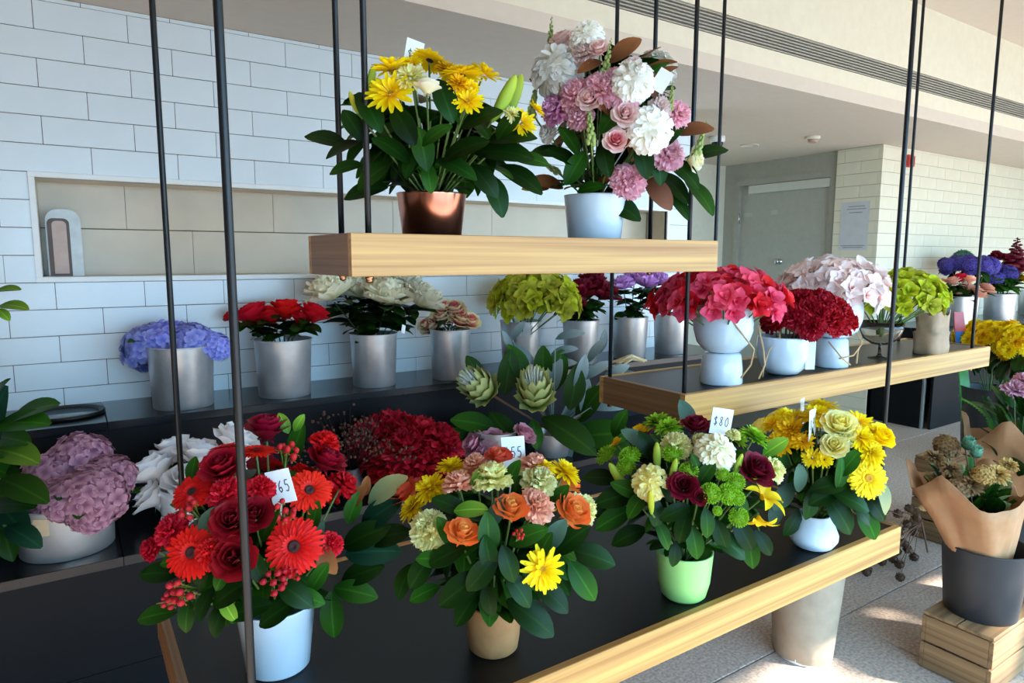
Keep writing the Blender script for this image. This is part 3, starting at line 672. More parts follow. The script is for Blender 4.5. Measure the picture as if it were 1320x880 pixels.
def pick(k): return RND.choice(POOL[k])
def add_leaf(parent, p, ax, nrm, L, lm, kind='leaf', wid=1.0, name='leaf'):
    ax = Vector(ax).normalized(); n = Vector(nrm); n = n - ax * n.dot(ax)
    if n.length < 1e-3: n = ax.orthogonal()
    n.normalize(); y = n.cross(ax)
    R = Matrix((ax, y, n)).transposed().to_4x4()
    return put(name, pick(kind), lm, T(Vector(p)) @ R @ Matrix.Diagonal((L, L * wid, L, 1)), parent)
def add_stem(parent, a, b, r=.0022, m_=None, name='stem'):
    a, b = Vector(a), Vector(b); d = b - a
    return put(name, UNIT_STEM, m_ or M_STEM, frame(a, d, None, sx=(r, r, d.length)), parent)
NAMES = dict(mum='chrysanthemum', pompon='chrysanthemum', button='button_chrysanthemum', bud='lily_bud', berries='berry_sprig', snapdragon='snapdragon_spike', spray='dried_spray', ball='seed_pod')
def add_bloom(parent, kind, fm, p, nrm, size, root=None, eye=None, stem_m=None, name=None, stem=True):
    sc = size
    if kind in ('bud', 'snapdragon'): M = frame(p - Vector(nrm).normalized() * size * .5, nrm, None, s=sc, roll=RND.uniform(0, 6))
    else: M = frame(p, nrm, None, s=sc, roll=RND.uniform(0, 6))
    o = put(name or NAMES.get(kind, kind), pick(kind), fm, M, parent)
    if eye is not None: put('flower_centre', DISC if kind != 'protea' else FUZZ, eye, M @ (Matrix.Identity(4) if kind != 'protea' else T((0, 0, .14)) @ Matrix.Scale(1.35, 4)), o)
    if root is not None and stem: add_stem(o, root, Vector(p) - Vector(nrm).normalized() * size * (.05 if kind not in ('bud', 'snapdragon') else .45), .0022, stem_m)
    return o

class Dome:
    """egg-shaped crown of a bouquet: place flowers seen at a pixel on its near side"""
    def __init__(s, cx, cy, rx, ry, dep, k=0.85):
        s.c = at_d(cx, cy, dep); s.h = rx * dep / FOC; s.v = ry * dep / FOC; s.k = k; s.dep = dep
    def at(s, x, y, f=1.0):
        d = ray(x, y); dh = Vector((d.x / s.h, d.y / s.h, d.z / s.v)) / f; o = CAM - s.c; oh = Vector((o.x / s.h, o.y / s.h, o.z / s.v)) / f
        A = dh.dot(dh); B = 2 * dh.dot(oh); Cc = oh.dot(oh) - 1; D = B * B - 4 * A * Cc
        t = (-B - math.sqrt(D)) / (2 * A) if D > 0 else -B / (2 * A)
        return CAM + d * t
    def nrm(s, p):
        q = p - s.c; return Vector((q.x / s.h ** 2, q.y / s.h ** 2, q.z / s.v ** 2)).normalized()

EYES = {'gerbera': M_EYE, 'protea': M_FUZZ}
def bouquet(parent, dome, rim, blooms, leaves=(), n_auto=60, lms=(L_DARK, L_MID), lsize=(.10, .15), elev=(-35, 45), seed=1, kinds=('leaf',), back=4, lf=(.72, .95)):
    rg = random.Random(seed); root = rim - Vector((0, 0, .03)); n_auto = int(n_auto * 1.8)
    for q in blooms:
        kind, col, x, y, px = q[:5]; o = q[5] if len(q) > 5 else {}
        f = o.get('f', 1.0 if kind not in ('leaf',) else .9)
        p = dome.at(x, y, f); size = px * depth(p) / FOC
        n = dome.nrm(p) * .75 + Vector((0, 0, .35)) - C_FW * .18
        if 'face' in o: n = n * (1 - o['face']) - C_FW * o['face'] + Vector((0, 0, .15))
        if 'dir' in o: a = math.radians(o['dir']); n = C_RT * math.cos(a) + C_UP * math.sin(a) - C_FW * o.get('tow', .1)
        eye = o.get('eye', EYES.get(kind))
        add_bloom(parent, kind, F[col], p - n.normalized() * size * (.25 if kind in ('carnation', 'rose', 'peony') else .08), n, size * {'rose': 1.12, 'peony': 1.05, 'carnation': 1.08, 'daisy': 1.16, 'gerbera': 1.12, 'mum': 1.14, 'pompon': 1.08, 'button': 1.08}.get(kind, 1.0), root, eye)
    for q in leaves:
        x, y, ang, px, lm = q[:5]; o = q[5] if len(q) > 5 else {}
        p = dome.at(x, y, o.get('f', .98)); L = px * depth(p) / FOC; a = math.radians(ang)
        ax = C_RT * math.cos(a) + C_UP * math.sin(a) - C_FW * o.get('tow', .2)
        n = -C_FW * .75 + Vector((0, 0, .55)) + C_RT * RND.uniform(-.35, .35)
        lo = add_leaf(parent, p - ax.normalized() * L * .5, ax, n, L, lm, o.get('k', 'leaf'))
        if o.get('stem'): add_stem(lo, root, p - ax.normalized() * L * .48, .002, M_STEMD)
    for i in range(n_auto):
        az = i * 2.39996 + rg.uniform(-.3, .3); el = math.radians(rg.uniform(*elev)); f = rg.uniform(lf[0] - .22, lf[1])
        d = Vector((math.cos(az) * math.cos(el), math.sin(az) * math.cos(el), math.sin(el)))
        tip = dome.c + Vector((d.x * dome.h, d.y * dome.h, d.z * dome.v)) * f
        L = rg.uniform(*lsize); drop = Vector((0, 0, rg.uniform(-.45, .25)))
        ax = (Vector((d.x, d.y, d.z * .7)) + drop + Vector((rg.uniform(-.4, .4), rg.uniform(-.4, .4), 0))).normalized()
        b = tip - ax * L
        if b.z < rim.z + .005: b.z = rim.z + .005 + rg.uniform(0, .03)
        add_leaf(parent, b, ax, Vector((d.x * .35, d.y * .35, 1.0)) + Vector((rg.uniform(-.5, .5), rg.uniform(-.5, .5), 0)), L, rg.choice(lms), rg.choice(kinds), rg.uniform(.85, 1.1))
    for i in range(8):
        az = i * .8 + rg.uniform(0, .3); d = Vector((math.cos(az), math.sin(az), 0))
        add_stem(parent, root + d * .012, dome.c + Vector((d.x * dome.h * .6, d.y * dome.h * .6, dome.v * rg.uniform(-.2, .3))), .0022, M_STEMD)
    for i in range(16):
        az = i * .3927 + rg.uniform(-.15, .15); d = Vector((math.cos(az), math.sin(az), 0))
        add_leaf(parent, rim + d * .035 + Vector((0, 0, rg.uniform(.004, .03))), d + Vector((0, 0, rg.uniform(.1, .6))), Vector((0, 0, 1)) + d * .2, rg.uniform(.8, 1.1) * lsize[0], rg.choice(lms), rg.choice(kinds))
    # blooms on the far side so that the crown is whole
    fl_ = [q for q in blooms if q[0] not in ('snapdragon', 'bud', 'berries', 'lily')]
    for i in range(back):
        q = rg.choice(fl_); az = math.atan2(C_FW.y, C_FW.x) + rg.uniform(-1.1, 1.1); el = math.radians(rg.uniform(5, 40))
        d = Vector((math.cos(az) * math.cos(el), math.sin(az) * math.cos(el), math.sin(el))); p = dome.c + Vector((d.x * dome.h, d.y * dome.h, d.z * dome.v)) * .9
        add_bloom(parent, q[0], F[q[1]], p, d + Vector((0, 0, .4)), q[4] * dome.dep / FOC, root, EYES.get(q[0]))

# price cards with handwritten figures
GLYPH = {'$': [[(.8, .8), (.5, .9), (.2, .75), (.5, .5), (.8, .28), (.5, .1), (.15, .22)], [(.5, 1.05), (.5, -.05)]],
         '6': [[(.7, 1), (.35, .7), (.2, .3), (.45, .02), (.75, .2), (.6, .48), (.25, .35)]],
         '5': [[(.8, .98), (.3, .98), (.25, .58), (.6, .62), (.8, .35), (.55, .03), (.2, .12)]],
         '0': [[(.5, 1), (.2, .6), (.3, .1), (.6, .02), (.8, .4), (.7, .85), (.5, 1)]],
         '8': [[(.75, .85), (.45, 1), (.25, .78), (.55, .52), (.78, .25), (.5, .02), (.22, .22), (.5, .52), (.75, .85)]],
         '-': [[(.15, .0), (.85, .05)]]}
def price_card(label, p, wpx, hpx, text, rot=0.0, yaw=0.0, root=None, group='handwritten price cards'):
    dep = depth(p); wd, ht = wpx * dep / FOC, hpx * dep / FOC
    n = (-C_FW).copy(); n.z *= .3; n.normalize(); n = Matrix.Rotation(yaw, 3, 'Z') @ n
    up = Vector((0, 0, 1)); x = up.cross(n).normalized(); M = T(p) @ Matrix((x, up, n)).transposed().to_4x4() @ Matrix.Rotation(rot, 4, 'Z')
    t = thing('price_card', label, 'price card', p - Vector((0, 0, ht * .5)), group)
    put('card', MB().box((-wd / 2, -ht / 2, -.0004), (wd / 2, ht / 2, .0004)).mesh('card', False), M_CARD, M, t)
    if text:
        b = MB(); cw = wd * .8 / len(text); chh = ht * .36
        for i, ch in enumerate(text):
            for st in GLYPH[ch]:
                for (q0, q1) in zip(st, st[1:]):
                    a = Vector((-wd * .4 + i * cw + q0[0] * cw * .9, (q0[1] - .5) * chh, 0)); c = Vector((-wd * .4 + i * cw + q1[0] * cw * .9, (q1[1] - .5) * chh, 0))
                    s_ = (c - a).normalized().cross(Vector((0, 0, 1))) * wd * .02
                    b.add([a - s_ + Vector((0, 0, .0006)), c - s_ + Vector((0, 0, .0006)), c + s_ + Vector((0, 0, .0006)), a + s_ + Vector((0, 0, .0006))], [(0, 1, 2, 3)])
        put('handwriting', b.mesh('w', False), M_INK, M, t)
    if root is not None: add_stem(t, root, p - Vector((0, 0, ht * .45)), .0016, M_TRIM, 'card_pick')
    return t

def pot_mesh(prof, t=.004, seg=40, wob=None):
    inner = [(max(r - t, .002), z) for r, z in reversed(prof)]; inner[-1] = (inner[-1][0], inner[-1][1] + t)
    return MB().lathe(prof + inner, seg, cap1=True, wob=wob).mesh('pot')
#@@ARRANGEMENTS
# ================================================================== PRICED BOUQUETS IN POTS
def potted(label, c, prof, pm, group='bouquets in pots'):
    t = thing('flower_arrangement', label, 'bouquet', c, group)
    put('pot', pot_mesh(prof), pm, T(c), t)
    return t
lz = .003
# --- yellow bouquet in copper pot, upper shelf
c = on_y(557, 299, 1.385); c.z = Z_TOP - lz; rz = on_y(557, 250, 1.385).z - c.z
A = potted('yellow daisy bouquet with lily buds in a shiny copper pot', c, [(.062, 0), (.066, .004), (.0775, rz - .004), (.079, rz)], M_COPPER)
rim = c + Vector((0, 0, rz)); dA = Dome(553, 178, 140, 104, depth(rim))
Y_ = M_EYEY
bouquet(A, dA, rim, [('daisy', 'yellow', 503, 119, 58, dict(face=.5, eye=Y_)), ('daisy', 'yellow', 504, 86, 50, dict(eye=Y_, dir=100)), ('gerbera', 'yellow', 555, 75, 46, dict(dir=75, tow=-.2)), ('mum', 'lemon', 530, 99, 42),
    ('rose', 'cream', 551, 113, 32, dict(dir=85)), ('gerbera', 'yellow', 594, 93, 54, dict(dir=95, tow=.0)), ('daisy', 'yellow', 624, 93, 42, dict(dir=70)), ('daisy', 'yellow', 603, 129, 42, dict(face=.4, eye=Y_)), ('daisy', 'yellow', 606, 111, 26), ('mum', 'gold', 591, 107, 32),
    ('daisy', 'yellow', 672, 157, 42, dict(face=.4)), ('daisy', 'yellow', 692, 140, 26), ('mum', 'lemon', 661, 147, 24), ('bud', 'budgreen', 652, 122, 66, dict(dir=62)), ('bud', 'budgreen', 664, 120, 60, dict(dir=70)), ('bud', 'budgreen', 478, 103, 42, dict(dir=80)), ('bud', 'budyellow', 455, 130, 30, dict(dir=110)), ('mum', 'gold', 575, 88, 30), ('daisy', 'yellow', 530, 80, 28)],
    [(477, 142, -55, 62, L_DARK), (574, 128, -68, 62, L_DARK), (420, 178, 160, 58, L_DARK), (440, 190, 200, 50, L_DARK), (562, 172, 40, 48, L_MID), (445, 215, 190, 46, L_MID), (660, 175, 10, 66, L_DARK), (650, 195, 0, 80, L_DARK), (672, 228, -25, 70, L_DARK), (640, 250, -65, 62, L_DARK), (655, 160, 55, 50, L_MID),
     (553, 228, -80, 42, L_MID), (480, 225, 215, 56, L_MID), (470, 245, 190, 60, L_DARK), (625, 232, -50, 56, L_DARK), (685, 205, -5, 50, L_MID), (530, 205, 240, 50, L_DARK), (600, 190, 30, 66, L_DARK), (520, 160, 120, 60, L_DARK), (620, 150, 30, 60, L_DARK), (455, 160, 120, 50, L_DARK), (545, 190, 100, 60, L_MID), (505, 190, 140, 60, L_DARK), (590, 215, -20, 60, L_DARK)],
    80, lsize=(.09, .13), seed=3, elev=(-45, 35), back=6)
price_card('white price card tucked in the yellow bouquet with copper pot', dA.at(533, 72, 1.0), 24, 40, '$5', -.2, .5, rim)
# --- pink and white bouquet in white pot, upper shelf
c = on_y(766, 307, 1.385); c.z = Z_TOP - lz; rz = on_y(766, 252, 1.385).z - c.z
B = potted('pink and white carnation bouquet with brown leaves in a white pot', c, [(.066, 0), (.07, .004), (.081, rz - .004), (.082, rz)], M_WHITEPOT)
rim = c + Vector((0, 0, rz)); dB = Dome(797, 150, 112, 122, depth(rim))
bouquet(B, dB, rim, [('pompon', 'white', 716, 90, 68), ('pompon', 'white', 815, 104, 56), ('pompon', 'white', 838, 166, 60), ('pompon', 'white', 757, 47, 44), ('rose', 'palepink', 725, 54, 34), ('carnation', 'palepink', 750, 66, 36), ('rose', 'palepink', 772, 63, 26), ('rose', 'palepink', 817, 84, 22),
    ('carnation', 'pink', 741, 117, 48), ('carnation', 'pink', 775, 110, 50), ('carnation', 'lilacpink', 714, 136, 46), ('carnation', 'pink', 747, 148, 36), ('gerbera', 'pink', 806, 120, 42, dict(eye=None)), ('rose', 'palepink', 760, 128, 32), ('rose', 'palepink', 806, 147, 34), ('carnation', 'pink', 878, 144, 36), ('carnation', 'palepink', 853, 136, 32),
    ('carnation', 'pink', 865, 197, 44, dict(face=.4)), ('carnation', 'pink', 812, 231, 48, dict(face=.5)), ('rose', 'blushrose', 794, 181, 32, dict(face=.6)), ('rose', 'cream', 894, 206, 30), ('carnation', 'white', 703, 170, 28), ('carnation', 'pink', 790, 98, 34),
    ('snapdragon', 'snapc', 710, 48, 62, dict(dir=88)), ('snapdragon', 'snapc', 783, 76, 64, dict(dir=80)), ('snapdragon', 'snapc', 690, 118, 50, dict(dir=80)), ('snapdragon', 'snapc', 866, 118, 36, dict(dir=85)), ('snapdragon', 'snapc', 906, 172, 44, dict(dir=75)), ('snapdragon', 'snapc', 760, 152, 54, dict(dir=95, f=1.02)), ('snapdragon', 'snapc', 700, 210, 40, dict(dir=150))],
    [(806, 62, 42, 52, L_BROWN), (842, 108, 110, 46, L_BROWN), (897, 166, 15, 50, L_BROWN), (850, 248, -50, 56, L_BROWN), (806, 172, 75, 44, L_BROWN), (776, 130, 120, 44, L_BROWN), (705, 234, 160, 46, L_BROWN), (690, 241, 175, 36, L_BROWN), (760, 84, 200, 36, L_BROWN),
     (742, 215, 60, 52, L_MID), (788, 152, 55, 48, L_MID), (762, 241, 20, 38, L_MID), (800, 265, -25, 66, L_DARK), (870, 240, -40, 58, L_DARK), (905, 252, -45, 60, L_MID), (880, 218, -35, 66, L_DARK), (915, 195, 20, 50, L_DARK), (735, 180, 120, 46, L_MID), (725, 200, 150, 50, L_DARK), (708, 195, 170, 50, L_DARK), (850, 215, -80, 48, L_DARK), (875, 262, -45, 50, L_DARK), (830, 205, -80, 52, L_DARK), (780, 205, -80, 48, L_DARK), (700, 110, 140, 40, L_DARK), (870, 170, 60, 40, L_MID)],
    95, lms=(L_DARK, L_DARK, L_MID, L_BROWN), lsize=(.085, .125), seed=5, elev=(-50, 60), back=7, lf=(.6, .9))
price_card('blank-faced white card standing in the pink and white bouquet', dB.at(853, 104, 1.02), 20, 28, None, -.6, -.3, rim)
# --- red bouquet in white pot, lowest shelf
zb = Z_BOT - lz
c = base_c(360, 877, zb, .056); rz = .134
Cc_ = potted('red gerbera and rose bouquet with berries in a white pot', c, [(.056, 0), (.060, .004), (.0735, rz - .006), (.079, rz)], M_WHITEPOT)
rim = c + Vector((0, 0, rz)); dC = Dome(328, 690, 128, 128, depth(rim))
bouquet(Cc_, dC, rim, [('gerbera', 'red', 378, 704, 68, dict(face=.75)), ('gerbera', 'red', 245, 712, 64, dict(face=.65)), ('gerbera', 'red', 246, 632, 50, dict(face=.2)), ('gerbera', 'red', 399, 630, 54, dict(face=.4)), ('gerbera', 'red', 330, 577, 48, dict(dir=90)), ('gerbera', 'red', 292, 574, 42, dict(dir=95)),
    ('carnation', 'carnred', 272, 709, 44), ('carnation', 'carnred', 446, 620, 42), ('carnation', 'carnred', 422, 566, 40), ('carnation', 'carnred', 288, 631, 44), ('carnation', 'carnred', 336, 625, 38), ('carnation', 'carnred', 217, 680, 44), ('carnation', 'carnred', 190, 706, 32), ('carnation', 'carnred', 431, 700, 32),
    ('rose', 'crimson', 344, 553, 52), ('rose', 'crimson', 287, 602, 52), ('rose', 'crimson', 420, 594, 48), ('rose', 'darkred', 299, 671, 50), ('rose', 'darkred', 302, 718, 54), ('rose', 'darkred', 328, 663, 44),
    ('berries', 'hyper', 367, 661, 40), ('berries', 'hyper', 352, 750, 44), ('berries', 'hyper', 237, 762, 46), ('berries', 'hyper', 247, 658, 38), ('berries', 'hyper', 369, 585, 42), ('berries', 'hyper', 372, 742, 34), ('berries', 'hyper', 222, 772, 34)],
    [(428, 794, -85, 62, L_MID), (458, 762, -5, 60, L_MID), (466, 738, 25, 60, L_DARK), (410, 745, 60, 44, L_MID), (204, 738, 175, 54, L_DARK), (200, 792, 185, 52, L_MID), (240, 796, -95, 44, L_MID), (280, 800, -110, 50, L_DARK), (296, 763, -150, 64, L_DARK), (320, 785, -170, 60, L_DARK), (248, 606, 80, 36, L_MID), (382, 570, 80, 54, L_MID),
     (366, 545, 110, 30, L_LIGHT), (385, 545, 60, 26, L_LIGHT), (345, 675, 70, 54, L_MID), (497, 630, 42, 64, L_PALE), (472, 626, 85, 26, L_BROWN), (470, 690, 30, 70, L_DARK), (490, 660, 40, 66, L_BLUE), (480, 710, 10, 76, L_BLUE), (500, 690, 20, 60, L_DARK), (455, 655, 70, 44, L_MID), (380, 765, -30, 60, L_DARK), (395, 770, -10, 50, L_MID), (355, 790, -150, 60, L_DARK), (294, 785, -60, 40, L_LIGHT), (262, 780, -120, 50, L_DARK), (225, 720, 190, 44, L_MID), (460, 640, 60, 40, L_BROWN), (420, 720, -60, 50, L_BROWN), (410, 690, 80, 40, L_EUC), (268, 672, 60, 44, L_EUC), (285, 745, -120, 40, L_MID), (258, 740, -100, 44, L_DARK), (330, 730, 110, 50, L_DARK), (405, 665, 80, 40, L_MID)],
    95, lsize=(.08, .12), seed=8, elev=(-50, 55), back=8)
price_card('white price card reading 65 in the red bouquet', dC.at(362, 627, 1.0), 34, 44, '$65', .25, -.15, rim)
# --- orange and yellow bouquet in kraft pot
c = base_c(636, 853, zb, .052); rz = .104
D = potted('orange rose and yellow carnation bouquet in a brown kraft pot', c, [(.044, 0), (.050, .006), (.0535, .03), (.0585, rz - .004), (.0585, rz)], M_KRAFT)
rim = c + Vector((0, 0, rz)); dD = Dome(640, 695, 126, 112, depth(rim))
bouquet(D, dD, rim, [('mum', 'yellow', 582, 600, 40, dict(dir=95)), ('mum', 'yellow', 555, 628, 46), ('mum', 'yellow', 531, 653, 38), ('mum', 'yellow', 729, 607, 44), ('daisy', 'yellow', 700, 733, 52, dict(face=.6, eye=Y_)), ('mum', 'yellow', 703, 601, 28),
    ('carnation', 'lemon', 634, 609, 54, dict(dir=90)), ('carnation', 'lemon', 551, 681, 54, dict(face=.4)), ('carnation', 'lemon', 697, 615, 46), ('carnation', 'lemon', 756, 651, 44), ('carnation', 'peach', 590, 617, 44, dict(dir=100)), ('carnation', 'peach', 691, 647, 50), ('carnation', 'peach', 612, 593, 34), ('carnation', 'peach', 690, 594, 38, dict(dir=80)),
    ('rose', 'orange', 596, 688, 42, dict(dir=75, tow=.5)), ('rose', 'orange', 659, 656, 42, dict(dir=85, tow=.5)), ('rose', 'orange', 738, 660, 46), ('rose', 'coral', 643, 589, 32), ('rose', 'coral', 525, 635, 42), ('berries', 'hyper', 668, 690, 22)],
    [(592, 760, 215, 72, L_DARK), (541, 737, 235, 56, L_DARK), (520, 750, 240, 52, L_MID), (686, 795, -30, 78, L_DARK), (764, 716, -12, 66, L_DARK), (752, 750, -55, 62, L_MID), (712, 768, -35, 62, L_DARK), (656, 728, -70, 52, L_DARK), (607, 656, 10, 46, L_LIGHT), (546, 764, 200, 44, L_MID), (735, 695, 45, 60, L_DARK), (630, 690, 90, 60, L_MID), (575, 715, 200, 56, L_DARK), (620, 740, 230, 60, L_DARK), (670, 760, -50, 56, L_DARK),
     (600, 785, 230, 54, L_DARK), (640, 660, 70, 44, L_EUC), (680, 690, 30, 56, L_MID), (715, 690, 60, 50, L_EUC), (580, 650, 150, 50, L_DARK), (560, 720, 170, 50, L_MID), (720, 640, 60, 40, L_MID), (630, 775, -80, 44, L_DARK), (660, 610, 70, 40, L_MID), (575, 685, 110, 44, L_MID), (630, 715, 100, 50, L_DARK), (700, 705, 70, 44, L_MID), (615, 620, 80, 34, L_LIGHT)],
    95, lsize=(.08, .115), seed=13, elev=(-50, 50), back=8)
price_card('white price card reading 55 in the orange and yellow bouquet', dD.at(662, 583, 1.0), 30, 42, '$55', .06, .05, rim)
# --- green and burgundy bouquet in mint pot
c = base_c(880, 780, zb, .050); rz = .113
E_ = potted('green button chrysanthemum bouquet with yellow lily in a mint green pot', c, [(.044, 0), (.052, .008), (.060, .04), (.0655, rz - .004), (.066, rz)], M_GREENPOT)
rim = c + Vector((0, 0, rz)); dE = Dome(888, 628, 112, 92, depth(rim))
bouquet(E_, dE, rim, [('pompon', 'butter', 838, 621, 46, dict(face=.3)), ('pompon', 'cream', 922, 582, 52, dict(face=.3)), ('rose', 'burgundy', 896, 548, 32), ('rose', 'burgundy', 881, 626, 36), ('rose', 'burgundy', 973, 606, 46), ('rose', 'burgundy', 901, 640, 22),
    ('button', 'green', 780, 585, 28), ('button', 'green', 811, 587, 28), ('button', 'green', 806, 600, 24), ('button', 'green', 888, 606, 24), ('button', 'green', 916, 635, 26, dict(face=.4)), ('button', 'green', 940, 636, 27, dict(face=.4)), ('button', 'green', 949, 620, 24), ('button', 'green', 953, 666, 25, dict(face=.4)), ('button', 'green', 931, 610, 18), ('button', 'green', 951, 641, 20), ('button', 'green', 925, 658, 12), ('button', 'green', 867, 583, 26),
    ('mum', 'green', 848, 543, 38), ('mum', 'green', 862, 550, 34), ('mum', 'green', 973, 562, 40), ('carnation', 'lemon', 871, 570, 42), ('carnation', 'lemon', 947, 558, 20), ('carnation', 'lemon', 1000, 602, 36), ('carnation', 'lemon', 905, 565, 24),
    ('bud', 'budgreen', 847, 586, 40, dict(dir=92)), ('bud', 'budgreen', 869, 604, 34, dict(dir=80)), ('bud', 'budgreen', 796, 612, 46, dict(dir=125)), ('bud', 'budyellow', 839, 645, 32, dict(dir=95, f=1.08)), ('bud', 'budgreen', 952, 597, 32, dict(dir=70)),
    ('lily', 'yellow', 984, 640, 62, dict(dir=55, tow=.5)), ('lily', 'yellow', 978, 668, 50, dict(dir=-95, tow=.4)), ('daisy', 'gold', 822, 555, 26), ('orchid', 'gold', 795, 572, 22)],
    [(886, 535, 110, 44, L_EUC), (820, 565, 140, 44, L_EUC), (798, 545, 70, 40, L_MID), (845, 660, -75, 46, L_DARK), (810, 690, 200, 50, L_DARK), (856, 690, -60, 42, L_MID), (896, 700, -80, 46, L_MID), (940, 700, -30, 62, L_DARK), (968, 712, -85, 46, L_MID), (795, 640, 190, 60, L_DARK), (790, 668, 205, 54, L_MID), (912, 675, -85, 40, L_MID), (870, 660, 200, 44, L_DARK), (985, 700, -55, 40, L_DARK), (820, 650, 230, 44, L_MID), (765, 660, 200, 40, L_DARK),
     (960, 690, -60, 50, L_DARK), (900, 605, 100, 44, L_MID), (835, 575, 120, 44, L_DARK), (775, 615, 170, 48, L_DARK), (930, 690, -70, 44, L_DARK), (880, 680, -110, 44, L_DARK), (1000, 575, 40, 40, L_LIGHT), (860, 630, 110, 40, L_DARK), (910, 610, 60, 40, L_MID), (808, 630, 150, 44, L_MID), (870, 715, -95, 34, L_DARK), (955, 650, -60, 40, L_MID)],
    90, lsize=(.07, .105), seed=17, elev=(-50, 50), back=8)
price_card('white price card with smudged writing in the green bouquet', dE.at(930, 543, 1.02), 27, 34, '$80', -.15, .0, rim)
# --- yellow bouquet in small pale blue vase
c = base_c(1047, 713, zb, .05); rz = .095
G = potted('bright yellow rose and gerbera bouquet in a rounded pale blue vase', c, [(.036, 0), (.05, .006), (.063, .026), (.064, .04), (.052, .07), (.041, rz - .004), (.042, rz)], M_BLUEPOT)
rim = c + Vector((0, 0, rz)); dG = Dome(1064, 592, 84, 78, depth(rim))
bouquet(G, dG, rim, [('gerbera', 'yellow', 1121, 616, 48, dict(face=.6, eye=Y_)), ('mum', 'gold', 1020, 553, 42), ('mum', 'gold', 1008, 568, 38), ('daisy', 'yellow', 996, 545, 32), ('daisy', 'yellow', 1060, 522, 38, dict(dir=90)), ('mum', 'yellow', 1054, 534, 38), ('daisy', 'yellow', 1108, 543, 36), ('mum', 'yellow', 1110, 563, 38), ('rose', 'yellow', 1134, 562, 34), ('mum', 'yellow', 1124, 583, 36), ('daisy', 'yellow', 1047, 590, 26), ('daisy', 'yellow', 1062, 592, 22),
    ('rose', 'butter', 1082, 549, 42), ('rose', 'butter', 1075, 575, 32), ('rose', 'butter', 981, 551, 28), ('carnation', 'lemon', 1092, 560, 30), ('daisy', 'gold', 1035, 568, 28), ('daisy', 'yellow', 1025, 538, 28)],
    [(1084, 664, -55, 62, L_DARK), (1120, 674, -65, 52, L_MID), (1031, 616, 90, 38, L_EUC, dict(k='roundleaf')), (1140, 640, -70, 50, L_PALE), (1100, 645, -20, 54, L_DARK), (1062, 640, 200, 44, L_DARK), (1010, 640, 230, 44, L_EUC), (1022, 675, 240, 40, L_DARK), (1000, 660, -100, 40, L_EUC), (1095, 596, 60, 44, L_MID), (1040, 560, 90, 34, L_DARK), (1085, 610, 80, 44, L_MID), (1130, 655, -50, 44, L_DARK), (1045, 650, -100, 44, L_DARK), (1070, 625, 20, 50, L_DARK), (1005, 590, 140, 40, L_MID), (990, 610, 170, 36, L_EUC), (1110, 660, -40, 44, L_DARK)],
    70, lsize=(.06, .09), seed=23, elev=(-40, 50), back=6)
price_card('thin white price card turned edge-on in the bright yellow bouquet', dG.at(1047, 547, 1.05), 24, 40, '$5', 0, .85, rim)
price_card('second thin white card half hidden behind the bright yellow blooms', dG.at(1034, 530, .9), 14, 34, None, 0, .85, rim)

# ================================================================== BUCKETS OF CUT FLOWERS
def bucket(label, c, rb_, rt_, h, m_=None, group='metal flower buckets', name='flower_bucket'):
    t = thing(name, label, 'bucket', c, group)
    put('body', pot_mesh([(rb_, 0), (rb_ + .002, .003), (rt_ - .001, h - .004), (rt_, h)], .003), m_ or M_STEEL, T(c), t)
    put('rim', MB().lathe([(rt_ - .002, h - .004), (rt_ + .003, h - .003), (rt_ + .003, h + .002), (rt_ - .003, h + .002)], 40, cap0=False).mesh('rim'), m_ or M_STEEL, T(c), t)
    return t
def cut(name, label, cat, kind, col, x, y, px, c, rimz, group, dd=0.0, face=.0, lv=2, lm=L_DARK, lk='leaf', ll=.09, eye=None, tilt=None, lev=(.3, .8)):
    """one cut stem standing in a bucket centred at c"""
    p = at_d(x, y, depth(c) + dd); size = px * depth(p) / FOC * (1.18 if kind in ('peony', 'hydrangea') else 1.08)
    foot = c + Vector((RND.uniform(-.04, .04), RND.uniform(-.04, .04), .006))
    t = thing(name, label, cat, foot, group)
    n = (p - (c + Vector((0, 0, rimz - c.z - .06)))).normalized() * .8 + Vector((0, 0, .5)) - C_FW * face
    add_bloom(t, kind, F[col], p - n.normalized() * size * .25, n, size, None, eye, name='bloom')
    mid = Vector((c.x + (p.x - c.x) * .3, c.y + (p.y - c.y) * .3, rimz))
    add_stem(t, foot, mid, .003, M_STEMD); add_stem(t, mid, p - n.normalized() * size * .3, .003, M_STEMD)
    for k in range(int(lv * 1.7)):
        u = RND.uniform(*lev); q = mid.lerp(p, u); a = RND.uniform(0, 6.28)
        add_leaf(t, q, (math.cos(a), math.sin(a), RND.uniform(-.2, .5)), (0, -.3, 1), RND.uniform(1.1, 1.7) * ll, lm, lk)
    return t
